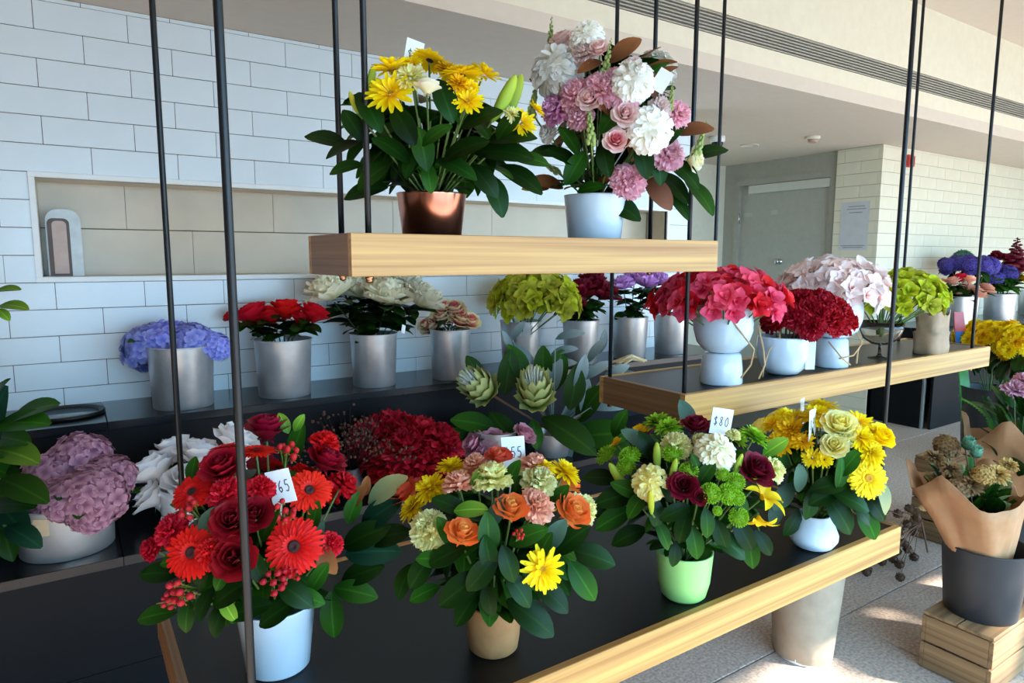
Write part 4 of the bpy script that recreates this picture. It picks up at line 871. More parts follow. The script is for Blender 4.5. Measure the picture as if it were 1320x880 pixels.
def bunch(name, label, cat, kind, col, cx, cy, rx, ry, c, rimz, n, px, group=None, zmin=-.35, leaves=0, lm=L_DARK, lll=.1, eye=None, sm=None, jit=.12, lev=(-60, 5)):
    """a tied bunch of many alike blooms"""
    d = Dome(cx, cy, rx, ry, depth(c)); t = thing(name, label, cat, c + Vector((0, 0, .006)), group); cols = col if isinstance(col, (list, tuple)) else [col]
    root = Vector((c.x, c.y, max(c.z + .01, rimz - .10)))
    for i, q in enumerate(fib(n, zmin)):
        q = q + Vector((RND.uniform(-jit, jit), RND.uniform(-jit, jit), RND.uniform(-jit, jit))); size = px * RND.uniform(.85, 1.15) * d.dep / FOC
        p = d.c + Vector((q.x * (d.h - size * .3), q.y * (d.h - size * .3), q.z * max(d.v - size * .3, .01)))
        o = add_bloom(t, kind, F[cols[i % len(cols)]], p, q + Vector((0, 0, .25)), size, root if i % 3 == 0 else None, eye, sm, name='bloom')
    for i in range(leaves):
        a = i * 2.4; e = math.radians(RND.uniform(*lev)); v = Vector((math.cos(a) * math.cos(e), math.sin(a) * math.cos(e), math.sin(e)))
        q = d.c + Vector((v.x * d.h, v.y * d.h, v.z * d.v)) * RND.uniform(.55, .85); q.z = max(q.z, rimz)
        add_leaf(t, q, v + Vector((0, 0, RND.uniform(-.3, .4))), (0, 0, 1), lll * RND.uniform(.8, 1.2), lm)
    add_stem(t, c + Vector((0, 0, .006)), d.c, .006, sm or M_STEMD)
    return t
BH = .235
def bench_bucket(label, x, y, rb_=.098, rt_=.112, h=BH):
    c = base_c(x, y, BT, rb_); c.y = min(c.y, WY - .25); bucket(label, c, rb_, rt_, h); return c, BT + h
g1 = 'lavender hydrangeas on the bench'
c, rz = bench_bucket('metal bucket of lavender hydrangeas on the bench top', 236, 527, .105, .118)
for (x, y, px) in ((183, 432, 62), (215, 425, 58), (250, 427, 62), (284, 437, 38)):
    cut('hydrangea', 'lavender blue hydrangea head in a metal bucket by the tiled wall', 'flower', 'hydrangea', 'lavender', x, y, px, c, rz, g1, lv=1, lm=L_MID)
c, rz = bench_bucket('metal bucket of red roses on the bench top', 366, 513, .102, .115)
for (x, y, px) in ((326, 405, 44), (369, 399, 44), (404, 404, 42), (300, 407, 24), (350, 408, 34), (388, 410, 30)):
    cut('rose', 'bright red rose in a metal bucket between hydrangeas and white peonies', 'flower', 'rose', 'carnred', x, y, px, c, rz, 'red roses on the bench', lv=6, ll=.07, lev=(.1, .75))
c, rz = bench_bucket('metal bucket of white peonies on the bench top', 482, 500, .092, .105)
for (x, y, px, dd) in ((422, 370, 60, -.1), (463, 368, 52, .05), (500, 376, 58, -.04), (524, 364, 48, .05), (547, 381, 52, 0), (440, 364, 44, .03), (485, 362, 46, .03)):
    cut('peony', 'creamy white peony in a metal bucket below the upper shelf', 'flower', 'peony', 'cream', x, y, px, c, rz, 'white peonies on the bench', dd, lv=9, ll=.085, lev=(.05, .7))
tg = at_d(520, 424, depth(c) - .12); tag(put('plant_tag', MB().box((-.014, -.001, -.018), (.014, .001, .018)).mesh('tag', False), M_CARD, T(tg) @ Matrix.Rotation(.6, 4, 'Z') @ Matrix.Rotation(.3, 4, 'Y')), 'small white tag hanging among the white peony leaves', 'tag')
c, rz = bench_bucket('metal bucket of cream and pink roses on the bench top', 581, 491, .086, .098)
for (x, y, px) in ((569, 409, 32), (557, 421, 30), (585, 399, 32), (595, 412, 34), (606, 414, 28), (573, 396, 26), (548, 418, 20)):
    cut('rose', 'cream rose with pink heart in a metal bucket beside white peonies', 'flower', 'rose', 'creampink', x, y, px, c, rz, 'cream pink roses on the bench', lv=1, ll=.05, face=.9, lev=(.1, .5))
c, rz = bench_bucket('metal bucket of lime ruffled flowers on the bench top', 667, 478, .092, .106, .25)
bunch('flower_bunch', 'large bunch of olive lime ruffled blooms in a tall metal bucket', 'flowers', 'orchid', ['olive', 'olive', 'lime'], 690, 388, 60, 40, c + Vector((-.03, -.05, 0)), rz, 60, 34)
for (x, y) in ((671, 425), (692, 429), (640, 398)):
    q = at_d(x, y, depth(c) - .125); tag(put('plant_tag', MB().box((-.009, -.001, -.03), (.009, .001, .03)).mesh('tag', False), M_CARD, T(q) @ Matrix.Rotation(.9, 4, 'Z')), 'narrow white tag hanging below the olive lime blooms', 'tag', 'tags on the lime bunch')
c, rz = bench_bucket('metal bucket of burgundy peonies on the bench top', 748, 470, .086, .1)
for (x, y, px, dd) in ((722, 378, 38, 0), (750, 372, 42, 0), (778, 374, 40, 0), (740, 390, 34, -.04), (765, 360, 34, .05)):
    cut('peony', 'burgundy peony in a metal bucket partly under the upper shelf', 'flower', 'peony', 'burgundy', x, y, px, c, rz, 'burgundy peonies on the bench', dd, lv=7, ll=.08, lev=(.0, .7))
c, rz = bench_bucket('metal bucket of lilac peonies on the bench top', 811, 463, .09, .104)
for (x, y, px, dd) in ((803, 364, 30, 0), (833, 361, 30, 0), (850, 358, 28, .04), (818, 356, 26, .06)):
    cut('peony', 'lilac peony in a metal bucket behind the middle shelf rods', 'flower', 'peony', 'lilac', x, y, px, c, rz, 'lilac peonies on the bench', dd, lv=9, ll=.08, lev=(.0, .8))
c, rz = bench_bucket('metal bucket of leafy stems behind the magenta bloom bowl', 863, 457, .09, .104)
for k in range(3):
    x, y = 852 + k * 12, 405 - (k % 2) * 8; p = at_d(x, y, depth(c))
    f0 = c + Vector((.02 * k - .02, 0, .006)); t = thing('greenery', 'dark leafy stem in the bucket behind magenta blooms', 'foliage', f0, 'leafy stems on the bench')
    add_stem(t, f0, p, .003, M_STEMD)
    for j in range(7): add_leaf(t, (f0 + Vector((0, 0, BH))).lerp(p, RND.uniform(.1, 1)), (RND.uniform(-1, 1), RND.uniform(-1, 1), .2), (0, 0, 1), .08, L_DARK)
# loose raffia on the bench edge
p = on_z(812, 468, BT); t = thing('raffia_bundle', 'small pale bundle of raffia on the black bench edge', 'raffia', p)
for k in range(9):
    b = MB(); a = RND.uniform(-.5, .5); o = Vector((RND.uniform(-.02, .02), RND.uniform(-.02, .02), 0))
    b.tube([p + o + Vector((-.09 * math.cos(a), -.09 * math.sin(a), .008)), p + o + Vector((0, 0, .022 + .003 * k)), p + o + Vector((.09 * math.cos(a), .09 * math.sin(a), .008))], .006, 6)
    put('strand', b.mesh('strand'), mat('raffia', (206, 190, 150), .8), None, t)

# --- lower step of the bench
def tread_c(x, Y): q = on_y(x, 600, Y); return Vector((q.x, q.y, TRD))
c = base_c(90, 722, TRD, .118)
bk = bucket('short metal bucket of mauve hydrangeas on the lower bench step', c, .122, .128, .15)
rz = TRD + .15
lb = MB()
for k in range(7):
    a0 = math.atan2(-C_FW.y, -C_FW.x) + .10 + (k - 3) * .055
    for (rr, z) in ((.1262, .085), (.128, .135)): lb.v.append((rr * math.cos(a0), rr * math.sin(a0), z)); lb.pu.append(.5)
for k in range(6): lb.f.append((2 * k, 2 * k + 2, 2 * k + 3, 2 * k + 1)); lb.mi.append(0)
put('paper_label', lb.mesh('label'), mat('tan_label', (206, 186, 152), .7), T(c), bk)
g2 = 'mauve hydrangeas on the lower step'
for (x, y, px, dd) in ((70, 592, 66, 0), (108, 570, 66, .04), (128, 622, 72, -.1), (64, 640, 66, -.08), (150, 598, 56, 0), (90, 630, 60, -.12), (48, 612, 50, .02), (120, 650, 52, -.12)):
    cut('hydrangea', 'dusty mauve hydrangea head above a short metal bucket', 'flower', 'hydrangea', 'mauve', x, y, px, c, rz, g2, dd, lv=1, lm=L_MID, ll=.07)
# white peonies in a white jug
c = tread_c(240, 2.40)
t = thing('white_jug', 'white jug with a curved handle holding white peonies', 'jug', c)
put('body', pot_mesh([(.06, 0), (.075, .01), (.085, .05), (.08, .1), (.085, .125)], .004), M_WHITEPOT, T(c), t)
hb = MB(); q0 = at_d(207, 640, depth(c) - .02); hb.tube([c + Vector((-.082, -.02, .115)), q0 + Vector((0, 0, .02)), q0 + Vector((-.012, 0, -.03)), q0 + Vector((.01, 0, -.06)), c + Vector((-.08, -.02, .03))], .008, 8)
put('handle', hb.mesh('handle'), M_WHITEPOT, None, t)
for (x, y, px, dd) in ((198, 606, 62, 0), (258, 586, 60, 0), (304, 566, 56, .03), (228, 580, 56, .05), (195, 640, 50, -.04), (285, 612, 54, -.05), (240, 620, 56, -.08), (318, 590, 44, 0)):
    cut('peony', 'pure white rose-like bloom standing in the white jug', 'flower', 'rose', 'purewhite', x, y, px, c, TRD + .125, 'white peonies in the jug', dd, lv=1, lm=L_MID, ll=.08)
# dark red hydrangeas
c = tread_c(524, 2.42); bucket('short metal bucket of velvety dark red blooms on the lower bench step', c, .085, .095, .105)
for (x, y, px, dd) in ((474, 556, 66, 0), (500, 545, 66, .04), (540, 555, 72, 0), (570, 562, 64, 0), (500, 585, 62, -.08), (548, 588, 62, -.08), (470, 583, 44, -.04), (522, 570, 60, -.1), (576, 585, 44, -.04)):
    cut('carnation', 'velvety dark red bloom behind the orange bouquet', 'flower', 'carnation', 'carmine', x, y, px * 1.12, c, TRD + .105, 'dark red blooms on the lower step', dd, lv=0)
q = tread_c(452, 2.36); t = thing('dried_spray', 'dark speckled dried spray beside velvety dark red blooms', 'dried flowers', q)
put('vase', pot_mesh([(.04, 0), (.05, .04), (.03, .09), (.033, .1)], .003), M_BLACKBUCKET, T(q), t)
for k in range(3): put('spray', pick('spray'), F['darkspray'], T(q + Vector((0, 0, .09))) @ Matrix.Rotation(.2 * (k - 1), 4, 'Y') @ Matrix.Scale(.26, 4), t)
# pink roses and proteas
c = tread_c(640, 2.44); bucket('short metal bucket of dusty pink roses below the proteas', c, .08, .09, .125)
for (x, y, px) in ((610, 572, 34), (634, 568, 34), (655, 574, 32), (676, 560, 32), (622, 580, 28)):
    cut('rose', 'dusty pink rose under the green protea buds', 'flower', 'rose', 'dustpink', x, y, px, c, TRD + .125, 'dusty pink roses on the lower step', -.06, lv=1, ll=.05)
c = tread_c(712, 2.36); bucket('short metal bucket of green proteas and silver foliage', c, .075, .085, .1)
for (x, y, px, ang) in ((624, 502, 50, 140), (690, 512, 54, 95), (797, 506, 40, 50)):
    p = at_d(x, y, depth(c) - .05); f0 = c + Vector((0, 0, .006)); t = thing('protea', {624: 'plump pale green protea bud leaning out above dusty pink roses', 690: 'upright opening protea bud above the 55 price card', 797: 'small protea bud half hidden among silver leaves'}[x], 'flower', f0, 'protea stems')
    a = math.radians(ang); n = C_RT * math.cos(a) + C_UP * math.sin(a) - C_FW * .9
    add_bloom(t, 'protea', F['proteag'], p - n.normalized() * .04, n, px * 1.35 * depth(p) / FOC, None, M_FUZZ, name='bloom')
    rt = c + Vector((0, 0, .1)); add_stem(t, f0, rt, .006, M_STEMB); add_stem(t, rt, p - n.normalized() * .03, .006, M_STEMB)
    LV = {624: [(600, 570, 155, 70), (610, 545, 165, 60), (650, 555, -50, 62), (612, 475, 120, 40), (655, 480, 80, 60)], 690: [(668, 470, 110, 60), (715, 480, 70, 64), (735, 560, -30, 84), (700, 470, 90, 50), (690, 560, -80, 40)], 797: [(775, 560, 10, 80), (790, 575, -10, 60), (760, 520, 60, 60), (740, 500, 80, 60)]}[x]
    for (lx, ly, la, lpx) in LV:
        q = at_d(lx, ly, depth(c) - RND.uniform(.0, .1)); L = lpx * depth(q) / FOC; aa = math.radians(la); ax = C_RT * math.cos(aa) + C_UP * math.sin(aa) - C_FW * .25
        add_leaf(t, q - ax.normalized() * L * .5, ax, -C_FW * .8 + Vector((0, 0, .5)) + C_RT * RND.uniform(-.4, .4), L, L_MID, 'bigleaf')
SV = [[(672, 455, -35, 48), (655, 440, 100, 34), (668, 425, 60, 30)], [(735, 430, 20, 40), (728, 450, 20, 36), (722, 468, 20, 46), (715, 480, 80, 60)], [(750, 480, 70, 50), (770, 475, 40, 44), (768, 450, 60, 40), (778, 440, 70, 34)], [(795, 478, 30, 40), (812, 492, -20, 36), (818, 485, -30, 30), (785, 522, 10, 50), (765, 515, 200, 44)], [(740, 520, 60, 50), (755, 505, 80, 56), (775, 500, 60, 50), (730, 585, -110, 50)]]
for br in SV:
    f0 = c + Vector((RND.uniform(-.03, .03), RND.uniform(-.03, .03), .006)); t = thing('silver_branch', 'silvery grey leaf branch rising among the proteas', 'foliage', f0, 'silver foliage stems')
    prev = c + Vector((0, 0, .1)); add_stem(t, f0, prev, .003, M_STEMB)
    for (lx, ly, la, lpx) in br:
        q = at_d(lx, ly, depth(c) + RND.uniform(-.08, .04)); L = lpx * depth(q) / FOC; aa = math.radians(la); ax = C_RT * math.cos(aa) + C_UP * math.sin(aa) - C_FW * .15
        s0 = q - ax.normalized() * L * .5; add_leaf(t, s0, ax, -C_FW * .7 + Vector((0, 0, .5)) + C_RT * RND.uniform(-.5, .5), L, L_SILVER, 'longleaf', 1.15); add_stem(t, prev, s0, .0024, L_SILVER)
# leafy plant at the near end of the bench
c = Vector((-.42, 2.42, TRD))
t = thing('leafy_plant', 'broad leaved green plant beside the mauve hydrangeas', 'plant', c)
put('pot', pot_mesh([(.09, 0), (.1, .01), (.11, .2)], .004), M_BLACKBUCKET, T(c), t)
for (x, y, a, px, lm) in ((25, 545, 10, 90, L_MID), (20, 585, -5, 80, L_LIGHT), (30, 630, -15, 80, L_MID), (15, 668, -30, 70, L_BLUE), (8, 695, -60, 60, L_DARK), (40, 530, 25, 80, L_MID), (10, 565, 0, 70, L_MID), (5, 610, -20, 60, L_DARK), (15, 650, 10, 80, L_DARK), (30, 690, -20, 60, L_BLUE), (-10, 520, 60, 80, L_MID), (0, 640, 180, 60, L_MID),
                          (8, 372, 15, 36, L_LIGHT), (16, 393, 3, 44, L_LIGHT), (4, 404, -30, 26, L_LIGHT), (2, 498, 60, 30, L_DARK), (-20, 600, 150, 80, L_MID), (-40, 560, 120, 80, L_MID), (-5, 540, 80, 90, L_BLUE)):
    q = at_d(x, y, depth(c) + RND.uniform(-.12, .05)); L = px * depth(q) / FOC; aa = math.radians(a); ax = C_RT * math.cos(aa) + C_UP * math.sin(aa) - C_FW * RND.uniform(.0, .4)
    s0 = q - ax.normalized() * L * .5
    lo = add_leaf(t, s0, ax, -C_FW * .5 + Vector((0, 0, .9)), L, lm, 'bigleaf' if y > 500 else 'leaf'); add_stem(lo, c + Vector((0, 0, .18)), s0, .004, M_STEM)

# ================================================================== MIDDLE SHELF: white bowls and cups
zm = Z_MID - lz
def cup_thing(label, c, rb_, rt_, h, m_=M_WHITEPOT, cat='cup', name='ceramic_cup'):
    t = thing(name, label, cat, c, 'white ceramic bowls and cups')
    put('body', MB().lathe([(rb_ - .004, 0), (rb_, .004), ((rb_ + rt_) / 2 + .002, h * .5), (rt_, h - .006), (rt_ - .006, h), (.002, h)], 36).mesh('cup'), m_, T(c), t); return t
def bowl(label, c, r, h, cords, m_=M_WHITEPOT):
    t = thing('hanging_bowl', label, 'bowl', c, 'white ceramic bowls and cups')
    put('body', pot_mesh([(r * .35, 0), (r * .6, h * .04), (r * .85, h * .22), (r * .98, h * .5), (r, h * .72), (r * .97, h * .96), (r * .96, h)], .004), m_, T(c), t)
    for pts in cords:
        b = MB(); b.tube([at_d(x, y, depth(c) - r * dd) for (x, y, dd) in pts], .0026, 6); put('cord', b.mesh('cord'), M_TWINE, None, t)
    return t
c = base_c(929, 498, zm, .062); cup_thing('upturned white cup under the bowl of magenta blooms', c, .063, .056, .094)
c1 = c + Vector((0, 0, .094)); dp = depth(c1)
bowl('white bowl of magenta blooms raised on an upturned cup', c1, .089, .138, [[(935, 402, 1.1), (955, 428, 1.15), (972, 450, .9), (968, 470, .8), (955, 487, .9)], [(978, 420, .3), (984, 450, .4), (986, 470, .5), (978, 488, .6)]])
bunch('flower_bunch', 'dense bunch of magenta pink blooms in a raised white bowl', 'flowers', 'orchid', ['magenta', 'magenta', 'carnred'], 925, 390, 82, 45, c1, c1.z + .13, 100, 34, zmin=-.25, jit=.1)
c = base_c(1008, 485, zm, .055)
bowl('white bowl of deep red carnations standing on the shelf', c, .084, .125, [[(1005, 432, .3), (992, 450, .9), (985, 470, .9), (983, 486, .8)], [(1000, 408, .2), (1004, 425, .3), (1006, 440, 1.0)]])
bunch('flower_bunch', 'dense dome of deep red carnations in a white bowl', 'flowers', 'carnation', 'carmine', 1040, 411, 52, 34, c, c.z + .12, 38, 36, zmin=-.3, jit=.08)
q = at_d(1045, 456, depth(c) - .07)
t = thing('price_card', 'tall narrow white tag hanging beside the red carnation bowl', 'tag', q - Vector((0, 0, .05)))
put('card', MB().box((-.016, -.0006, -.05), (.016, .0006, .05)).mesh('card', False), mat('pale_blue_card', (206, 228, 240), .6), T(q) @ Matrix.Rotation(-.45, 4, 'Z'), t)
c = base_c(1071, 475, zm, .055); cup_thing('white cup under the bowl of blush blooms', c, .056, .05, .1)
c1 = c + Vector((.02, .01, .1))
bowl('white bowl of blush white blooms raised on a cup', c1, .092, .13, [[(1098, 420, .2), (1112, 442, .4), (1100, 458, .9), (1082, 462, 1.0)], [(1112, 436, .3), (1106, 452, .6), (1104, 468, .8)], [(1068, 440, 1.2), (1086, 462, 1.2), (1096, 470, 1.1)]])
bunch('flower_bunch', 'large bunch of blush white blooms in a raised white bowl', 'flowers', 'orchid', 'shell', 1074, 374, 65, 43, c1, c1.z + .12, 80, 32, zmin=-.35, jit=.12)
# glass coupe
c = base_c(1133, 463, zm, .03)
t = thing('glass_coupe', 'clear footed glass bowl under the lime green blooms', 'vase', c)
put('bowl', MB().lathe([(.004, .05), (.03, .055), (.06, .075), (.075, .11), (.078, .14), (.075, .14), (.072, .112), (.057, .079), (.028, .06), (.002, .056)], 32, cap0=True).mesh('g'), M_GLASS, T(c), t)
put('stem', MB().lathe([(.04, 0), (.04, .003), (.012, .008), (.006, .02), (.005, .05)], 24, cap1=True).mesh('g'), M_GLASS, T(c), t)
bunch('flower_bunch', 'round bunch of lime green blooms in the footed glass bowl', 'flowers', 'orchid', ['lime', 'lime', 'olive'], 1163, 386, 52, 38, c + Vector((0, 0, .075)), c.z + .14, 70, 26, zmin=-.35, jit=.1)
# kraft bag
c = base_c(1199, 457, zm, .05)
t = thing('paper_bag', 'crumpled brown paper bag with folded cuff beside lime blooms', 'bag', c)
bb = MB(); bs = []
for i, (z, s_) in enumerate(((0, 1), (.03, 1.02), (.07, .98), (.085, 1.05), (.09, .9), (.12, .92), (.15, .96), (.165, 1.0))):
    for k in range(24):
        a = 2 * math.pi * k / 24; e = 5; r_ = (abs(math.cos(a)) ** e + abs(math.sin(a)) ** e) ** (-1 / e) * .056 * s_ * (1 + .05 * math.sin(7 * a + i * 1.7) * (i > 0) + (.08 * math.sin(3 * a) if i == 7 else 0)); bs.append((r_ * math.cos(a) * 1.15, r_ * math.sin(a) * .85, z + (.012 * math.sin(5 * a) if i == 7 else 0)))
for i in range(7):
    for k in range(24): j = (k + 1) % 24; bb.f.append((i * 24 + k, i * 24 + j, i * 24 + 24 + j, i * 24 + 24 + k)); bb.mi.append(0)
bb.f.append(tuple(reversed(range(24)))); bb.mi.append(0); bb.v = bs; bb.pu = [.5] * len(bs)
put('body', bb.mesh('bag'), M_BAG, T(c), t)
q = c + Vector((.03, 0, .15)); add_leaf(t, q, Vector((.5, 0, .8)), (-.8, -.5, .3), .06, L_BLUE)

# ================================================================== RIGHT WALL BENCH: mixed buckets
def rb_bucket(x, label, r=.11): q = on_y(x, 380, 2.68); q.z = .825; bucket(label, q, r * .9, r, .25); return q, 1.075
c, rz = rb_bucket(1238, 'metal bucket of peach roses on the corner bench')
for (x, y, px) in ((1212, 365, 18), (1228, 362, 18), (1246, 372, 20), (1262, 378, 20), (1250, 360, 16), (1234, 378, 18), (1272, 372, 18), (1218, 378, 16)):
    cut('rose', 'peach rose in a bucket on the corner bench', 'flower', 'rose', 'peach', x, y, px, c, rz, 'peach roses on the corner bench', RND.uniform(-.1, .1), lv=4, ll=.11, lev=(.1, .7))
cut('rose', 'single red rose among peach roses', 'flower', 'rose', 'carnred', 1238, 358, 18, c, rz, 'corner bench roses', lv=1)
q = on_y(1247, 380, 2.80); q.z = .825; bucket('metal bucket of purple flowers at the back of the corner bench', q, .09, .1, .25)
bunch('flower_bunch', 'bunch of deep purple flowers against the right tiled wall', 'flowers', 'hydrangea', 'purple', 1247, 343, 32, 13, q + Vector((-.1, -.06, 0)), 1.075, 16, 20, leaves=14, lll=.12)
bunch('flower_bunch', 'tuft of blue green foliage above the purple flowers', 'foliage', 'mum', 'tealg', 1241, 336, 13, 14, q, 1.075, 9, 20)
c, rz = rb_bucket(1290, 'metal bucket of mixed autumn flowers on the corner bench', .13)
for (kind, col, x, y, px, nm) in (('carnation', 'burgundy', 1284, 327, 18, 'burgundy carnation'), ('carnation', 'burgundy', 1294, 330, 16, 'burgundy carnation'), ('mum', 'yellow', 1280, 336, 18, 'yellow chrysanthemum'), ('gerbera', 'orange', 1304, 338, 18, 'orange gerbera'), ('gerbera', 'gold', 1316, 352, 22, 'golden gerbera'), ('hydrangea', 'purple', 1300, 345, 22, 'purple blossom'), ('mum', 'yellow', 1290, 350, 16, 'yellow chrysanthemum'), ('hydrangea', 'purple', 1282, 352, 20, 'purple blossom')):
    cut('cut_flower', nm + ' in the mixed autumn bucket on the corner bench', 'flower', kind, col, x, y, px, c, rz, 'mixed autumn flowers', RND.uniform(-.08, .08), lv=5, ll=.12, lm=L_MID, lev=(.1, .8))
f0 = c + Vector((.05, 0, .006)); t = thing('amaranth', 'upright crimson plume in the mixed autumn bucket', 'flower', f0); p = at_d(1309, 334, depth(c)); add_stem(t, f0, p, .003); put('plume', pick('snapdragon'), F['burgundy'], T(p - Vector((0, 0, .1))) @ Matrix.Diagonal((.9, .9, .3, 1)), t)
q3 = on_y(1330, 380, 2.82); q3.z = .825; bucket('metal bucket of foliage at the frame edge of the corner bench', q3, .1, .12, .25)

# --- yellow chrysanthemum bunches in tall black bucket on the floor
c = on_z(1268, 588, 0.0); bucket('tall black bucket of yellow chrysanthemums beyond the shelves', c, .14, .17, .5, M_BLACKBUCKET, 'floor buckets', 'floor_bucket')
bunch('flower_bunch', 'mass of golden yellow chrysanthemums above a tall black bucket', 'flowers', 'mum', ['yellow', 'yellow', 'gold'], 1283, 437, 46, 26, c, .5, 46, 20, leaves=60, lm=L_DARK, lll=.16, lev=(-89, -20))
q = c + Vector((-.08, -.1, .5))
sl_ = thing('coloured_sleeve', 'narrow plastic sleeve striped red, blue and green beside yellow chrysanthemums', 'wrapper', c + Vector((0, 0, .35)))
pz = [(1236, 402), (1238, 427), (1242, 472), (1248, 545)]
for i, (nm, colr) in enumerate((('red_band', (186, 60, 62)), ('blue_band', (40, 104, 176)), ('green_band', (70, 150, 70)))):
    a = at_d(*pz[i], depth(c)); b_ = at_d(*pz[i + 1], depth(c)); w_ = C_RT * .032
    m3 = MB(); off = C_FW * .012
    m3.add([a - w_, a + w_, b_ + w_ * 1.2, b_ - w_ * 1.2, a - w_ + off, a + w_ + off, b_ + w_ * 1.2 + off, b_ - w_ * 1.2 + off], [(0, 1, 2, 3), (7, 6, 5, 4), (0, 4, 5, 1), (1, 5, 6, 2), (2, 6, 7, 3), (3, 7, 4, 0)])
    put(nm, m3.mesh('band', False), mat('sleeve_' + nm, colr, .3), None, sl_)
c = on_z(1330, 610, 0.0); c = c + Vector((.0, .0, 0)); bucket('second tall black bucket with yellow chrysanthemums', c, .13, .16, .5, M_BLACKBUCKET, 'floor buckets', 'floor_bucket')
bunch('flower_bunch', 'second mass of yellow chrysanthemums nearer the wrapped bouquets', 'flowers', 'mum', ['yellow', 'yellow', 'gold'], 1322, 447, 36, 30, c, .5, 36, 22, leaves=40, lm=L_DARK, lll=.15, lev=(-89, -20))

# --- crates, charcoal bucket and paper wrapped bouquets
def crate(label, x0, x1, y0, y1, z0, h, rows, group='slatted wooden crates'):
    t = thing('wooden_crate', label, 'crate', ((x0 + x1) / 2, (y0 + y1) / 2, z0), group); th = .012; hh = (h - th) / rows
    for r in range(rows):
        za, zb_ = z0 + r * hh + .004, z0 + (r + 1) * hh - .003
        for (y, nm) in ((y0, 'slat'), (y1 - th, 'slat')): put(nm, MB().cbox((0, 0, 0), (x1 - x0, th, zb_ - za), .002).mesh('s', False), M_CRATE, T((x0, y, za)), t)
        for x in (x0, x1 - th): put('slat', MB().cbox((0, 0, 0), (th, y1 - y0 - 2 * th - .002, zb_ - za), .002).mesh('s', False), M_CRATEY, T((x, y0 + th + .001, za)), t)
    n = max(2, int((y1 - y0) / .1)); wv = (y1 - y0) / n
    for k in range(n): put('top_board', MB().cbox((0, 0, 0), (x1 - x0, wv - .004, th), .002).mesh('s', False), M_CRATE, T((x0, y0 + k * wv + .002, z0 + h - th)), t)
    for x in (x0 + th, x1 - th - .03):
        for y in (y0 + th, y1 - th - .03): put('corner_post', MB().box((x, y, z0 + .001), (x + .03, y + .03, z0 + h - th - .001)).mesh('s', False), M_CRATE, None, t)
    return t
crate('slatted wooden crate under the charcoal bucket', 2.369, 2.75, .818, 1.032, 0, .205, 2)
crate('taller dark wooden crate behind the paper wrapped bouquet', 3.50, 3.95, 1.28, 1.62, 0, .42, 4)
c = Vector((2.53, .925, .205)); bucket('charcoal bucket on the wooden crate', c, .105, .128, .24, M_DARKBUCKET, 'floor buckets', 'floor_bucket')
def wrap(parent, c, axis, z0, z1, r0, r1, tips, mtl, seed):
    """crumpled paper cone; tips: (angle, extra height)"""
    rg = random.Random(seed); b = MB(); S = 48; n = 7; vs = []
    for i in range(n):
        u = i / (n - 1)
        for k in range(S):
            a = 2 * math.pi * k / S; hgt = z0 + (z1 - z0) * u
            if u > .3: hgt += sum(h_ * max(0, 1 - abs((a - ta + math.pi) % (2 * math.pi) - math.pi) / .55) for ta, h_ in tips) * (u - .3) / .7
            r_ = (r0 + (r1 - r0) * u ** 1.2) * (1 + .05 * math.sin(5 * a + 2 * u) + .035 * math.sin(11 * a + 5 * u) * (1 if u > .1 else 0) + rg.uniform(-.012, .012))
            vs.append(Vector((r_ * math.cos(a), r_ * math.sin(a), hgt)) + Vector(axis) * (hgt - z0))
    fs = []
    for i in range(n - 1):
        for k in range(S): j = (k + 1) % S; fs.append((i * S + k, i * S + j, i * S + S + j, i * S + S + k))
    b.add([c + v for v in vs], fs)
    o = put('paper_wrap', b.mesh('wrap'), mtl, None, parent); sm_ = o.modifiers.new('thickness', 'SOLIDIFY'); sm_.thickness = .0015
    return o
va = math.atan2(-C_FW.y, -C_FW.x)
t = thing('wrapped_bouquet', 'dried flower bouquet wrapped in kraft paper standing in the charcoal bucket', 'bouquet', c + Vector((0, 0, .01)), 'kraft wrapped bouquets')
wrap(t, c, (-.18, .12, 0),   .10, .43, .06, .175, [(va - 1.0, .08), (va - .25, -.02), (va + .9, .10), (va + 2.2, .08), (va - 2.2, .08), (va + 1.6, -.03)], M_KRAFTWRAP, 4)
top = c + Vector((-.06, .04, .36)); dW = Dome(1245, 612, 62, 42, depth(c))
for (kind, col, x, y, px) in (('mum', 'driedtan', 1285, 612, 34), ('mum', 'driedbrown', 1225, 605, 30), ('mum', 'driedbrown', 1250, 625, 34), ('roundball', 'x', 0, 0, 0), ('protea', 'tealg', 1245, 578, 24), ('protea', 'tealg', 1256, 588, 22), ('mum', 'driedtan', 1300, 600, 26), ('hydrangea', 'driedbrown', 1235, 628, 36), ('mum', 'driedbrown', 1205, 590, 28), ('hydrangea', 'driedtan', 1268, 612, 30), ('button', 'driedtan', 1215, 622, 16), ('button', 'cream', 1190, 655, 10), ('hydrangea', 'driedbrown', 1220, 575, 34)):
    if kind == 'roundball': continue
    p = dW.at(x, y, .9); add_bloom(t, kind, F[col], p, Vector((0, 0, 1)) - C_FW * .5, px * depth(p) / FOC, c + Vector((0, 0, .15)), None, M_STEMB)
for i in range(110):
    a = RND.uniform(0, 6.28); r_ = RND.uniform(.01, .10); q = top + Vector((r_ * math.cos(a), r_ * math.sin(a), RND.uniform(-.02, .08)))
    add_leaf(t, q, (math.cos(a) * .35, math.sin(a) * .35, RND.uniform(.4, 1)), (0, -.3, 1), RND.uniform(.05, .09), RND.choice([L_MID, L_DARK, L_BROWN, L_PALE]), RND.choice(['leaf', 'fern', 'fern']))
add_stem(t, c + Vector((0, 0, .012)), c + Vector((0, 0, .3)), .012, M_STEMB)
c = Vector((3.06, 1.02, 0)); bucket('charcoal bucket standing on the floor behind the crate', c, .12, .15, .42, M_DARKBUCKET, 'floor buckets', 'floor_bucket')
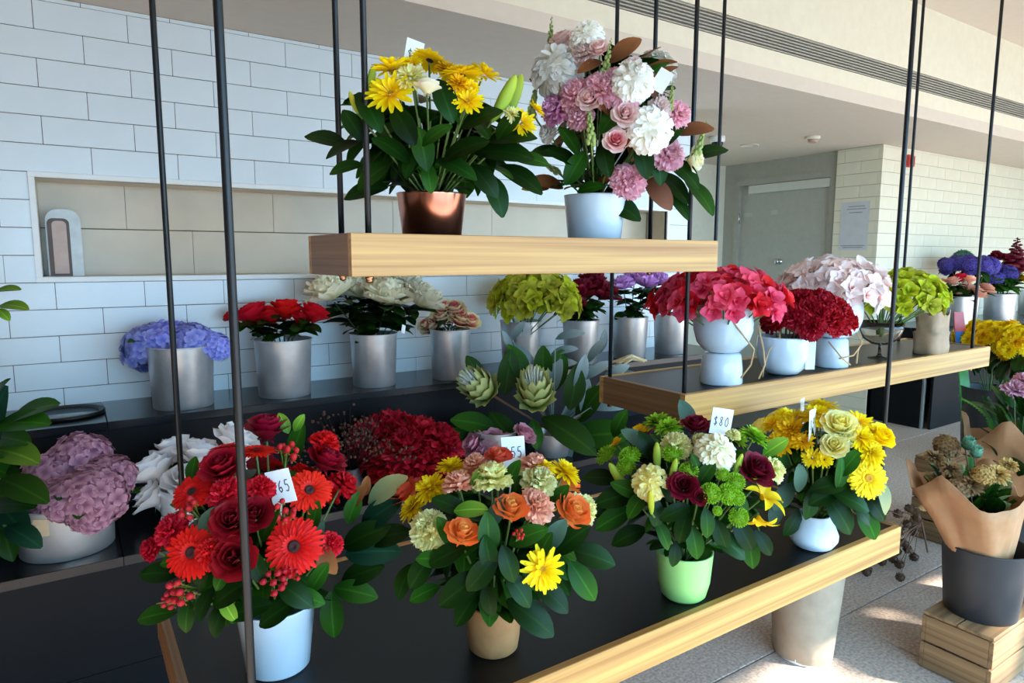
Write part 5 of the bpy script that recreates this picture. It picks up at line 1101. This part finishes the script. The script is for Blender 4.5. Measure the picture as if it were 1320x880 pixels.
t = thing('wrapped_bouquet', 'leafy bouquet with pink carnation in tall kraft paper wrap', 'bouquet', c + Vector((0, 0, .01)), 'kraft wrapped bouquets')
wrap(t, c, (-.05, .0, 0), .2, .70, .07, .2, [(va - .9, .12), (va + .1, -.06), (va + .9, .10), (va + 2.3, .1), (va - 2.2, .1)], M_KRAFTWRAP, 9)
for i in range(80):
    a = RND.uniform(0, 6.28); r_ = RND.uniform(.02, .16); q = c + Vector((r_ * math.cos(a) - .03, r_ * math.sin(a), RND.uniform(.55, .82)))
    add_leaf(t, q, (math.cos(a) * .5, math.sin(a) * .5, RND.uniform(.3, 1)), (0, -.3, 1), RND.uniform(.08, .14), RND.choice([L_DARK, L_DARK, L_MID]), RND.choice(['leaf', 'fern', 'longleaf']))
for (x, y, px) in ((1308, 505, 34), (1322, 495, 34)):
    p = at_d(x, y, depth(c) - .1); add_bloom(t, 'carnation', F['dustpink'], p, Vector((0, 0, 1)) - C_FW * .6, px * depth(p) / FOC, c + Vector((0, 0, .4)))
add_stem(t, c + Vector((0, 0, .012)), c + Vector((0, 0, .6)), .015, M_STEMD)
# dried pods on twigs
c = on_z(1196, 712, 0); t = thing('seed_pod_branch', 'thin dried twigs with round brown seed pods beside the shelf end', 'dried branch', c)
hub = at_d(1188, 672, depth(c)); add_stem(t, c, hub, .004, M_STEMB, 'twig')
for (x, y) in ((1109, 748), (1101, 754), (1117, 737), (1116, 761), (1147, 744), (1167, 743), (1176, 743), (1159, 759), (1148, 761), (1156, 770), (1127, 793), (1155, 722), (1136, 730), (1140, 657), (1157, 662), (1182, 667), (1170, 675), (1179, 686), (1150, 690), (1125, 650), (1165, 700), (1172, 655), (1160, 684), (1130, 715), (1142, 716)):
    p = at_d(x, y, depth(c) - RND.uniform(.0, .35)); p.z = max(p.z, .03); o = put('seed_pod', pick('ball'), F['brownball'], T(p) @ Matrix.Scale(12.5 * depth(p) / FOC, 4), t)
    b = MB(); md = hub.lerp(p, .5) + Vector((RND.uniform(-.02, .02), RND.uniform(-.02, .02), RND.uniform(.0, .06))); b.tube([hub, md, p], .002, 5, .0012); put('twig', b.mesh('twig'), M_STEMB, None, t)
# paper wrapped bucket under the shelf
c = base_c(1033, 860, 0, .1); t = thing('floor_bucket', 'white bucket wrapped in taupe paper on the floor under the shelf', 'bucket', c)
put('base', MB().lathe([(.092, 0), (.096, .003), (.098, .02)], 36, cap1=True).mesh('b'), M_TRIM, T(c), t)
b = MB(); b.lathe([(.098, .008), (.1, .012), (.108, .12), (.115, .22), (.122, .33)], 40, cap0=False, cap1=False, wob=lambda a, z: .02 * math.sin(3 * a + z * 20) + .012 * math.sin(7 * a - z * 31))
put('paper_wrap', b.mesh('w'), M_GREYPAPER, T(c), t)
#@@END
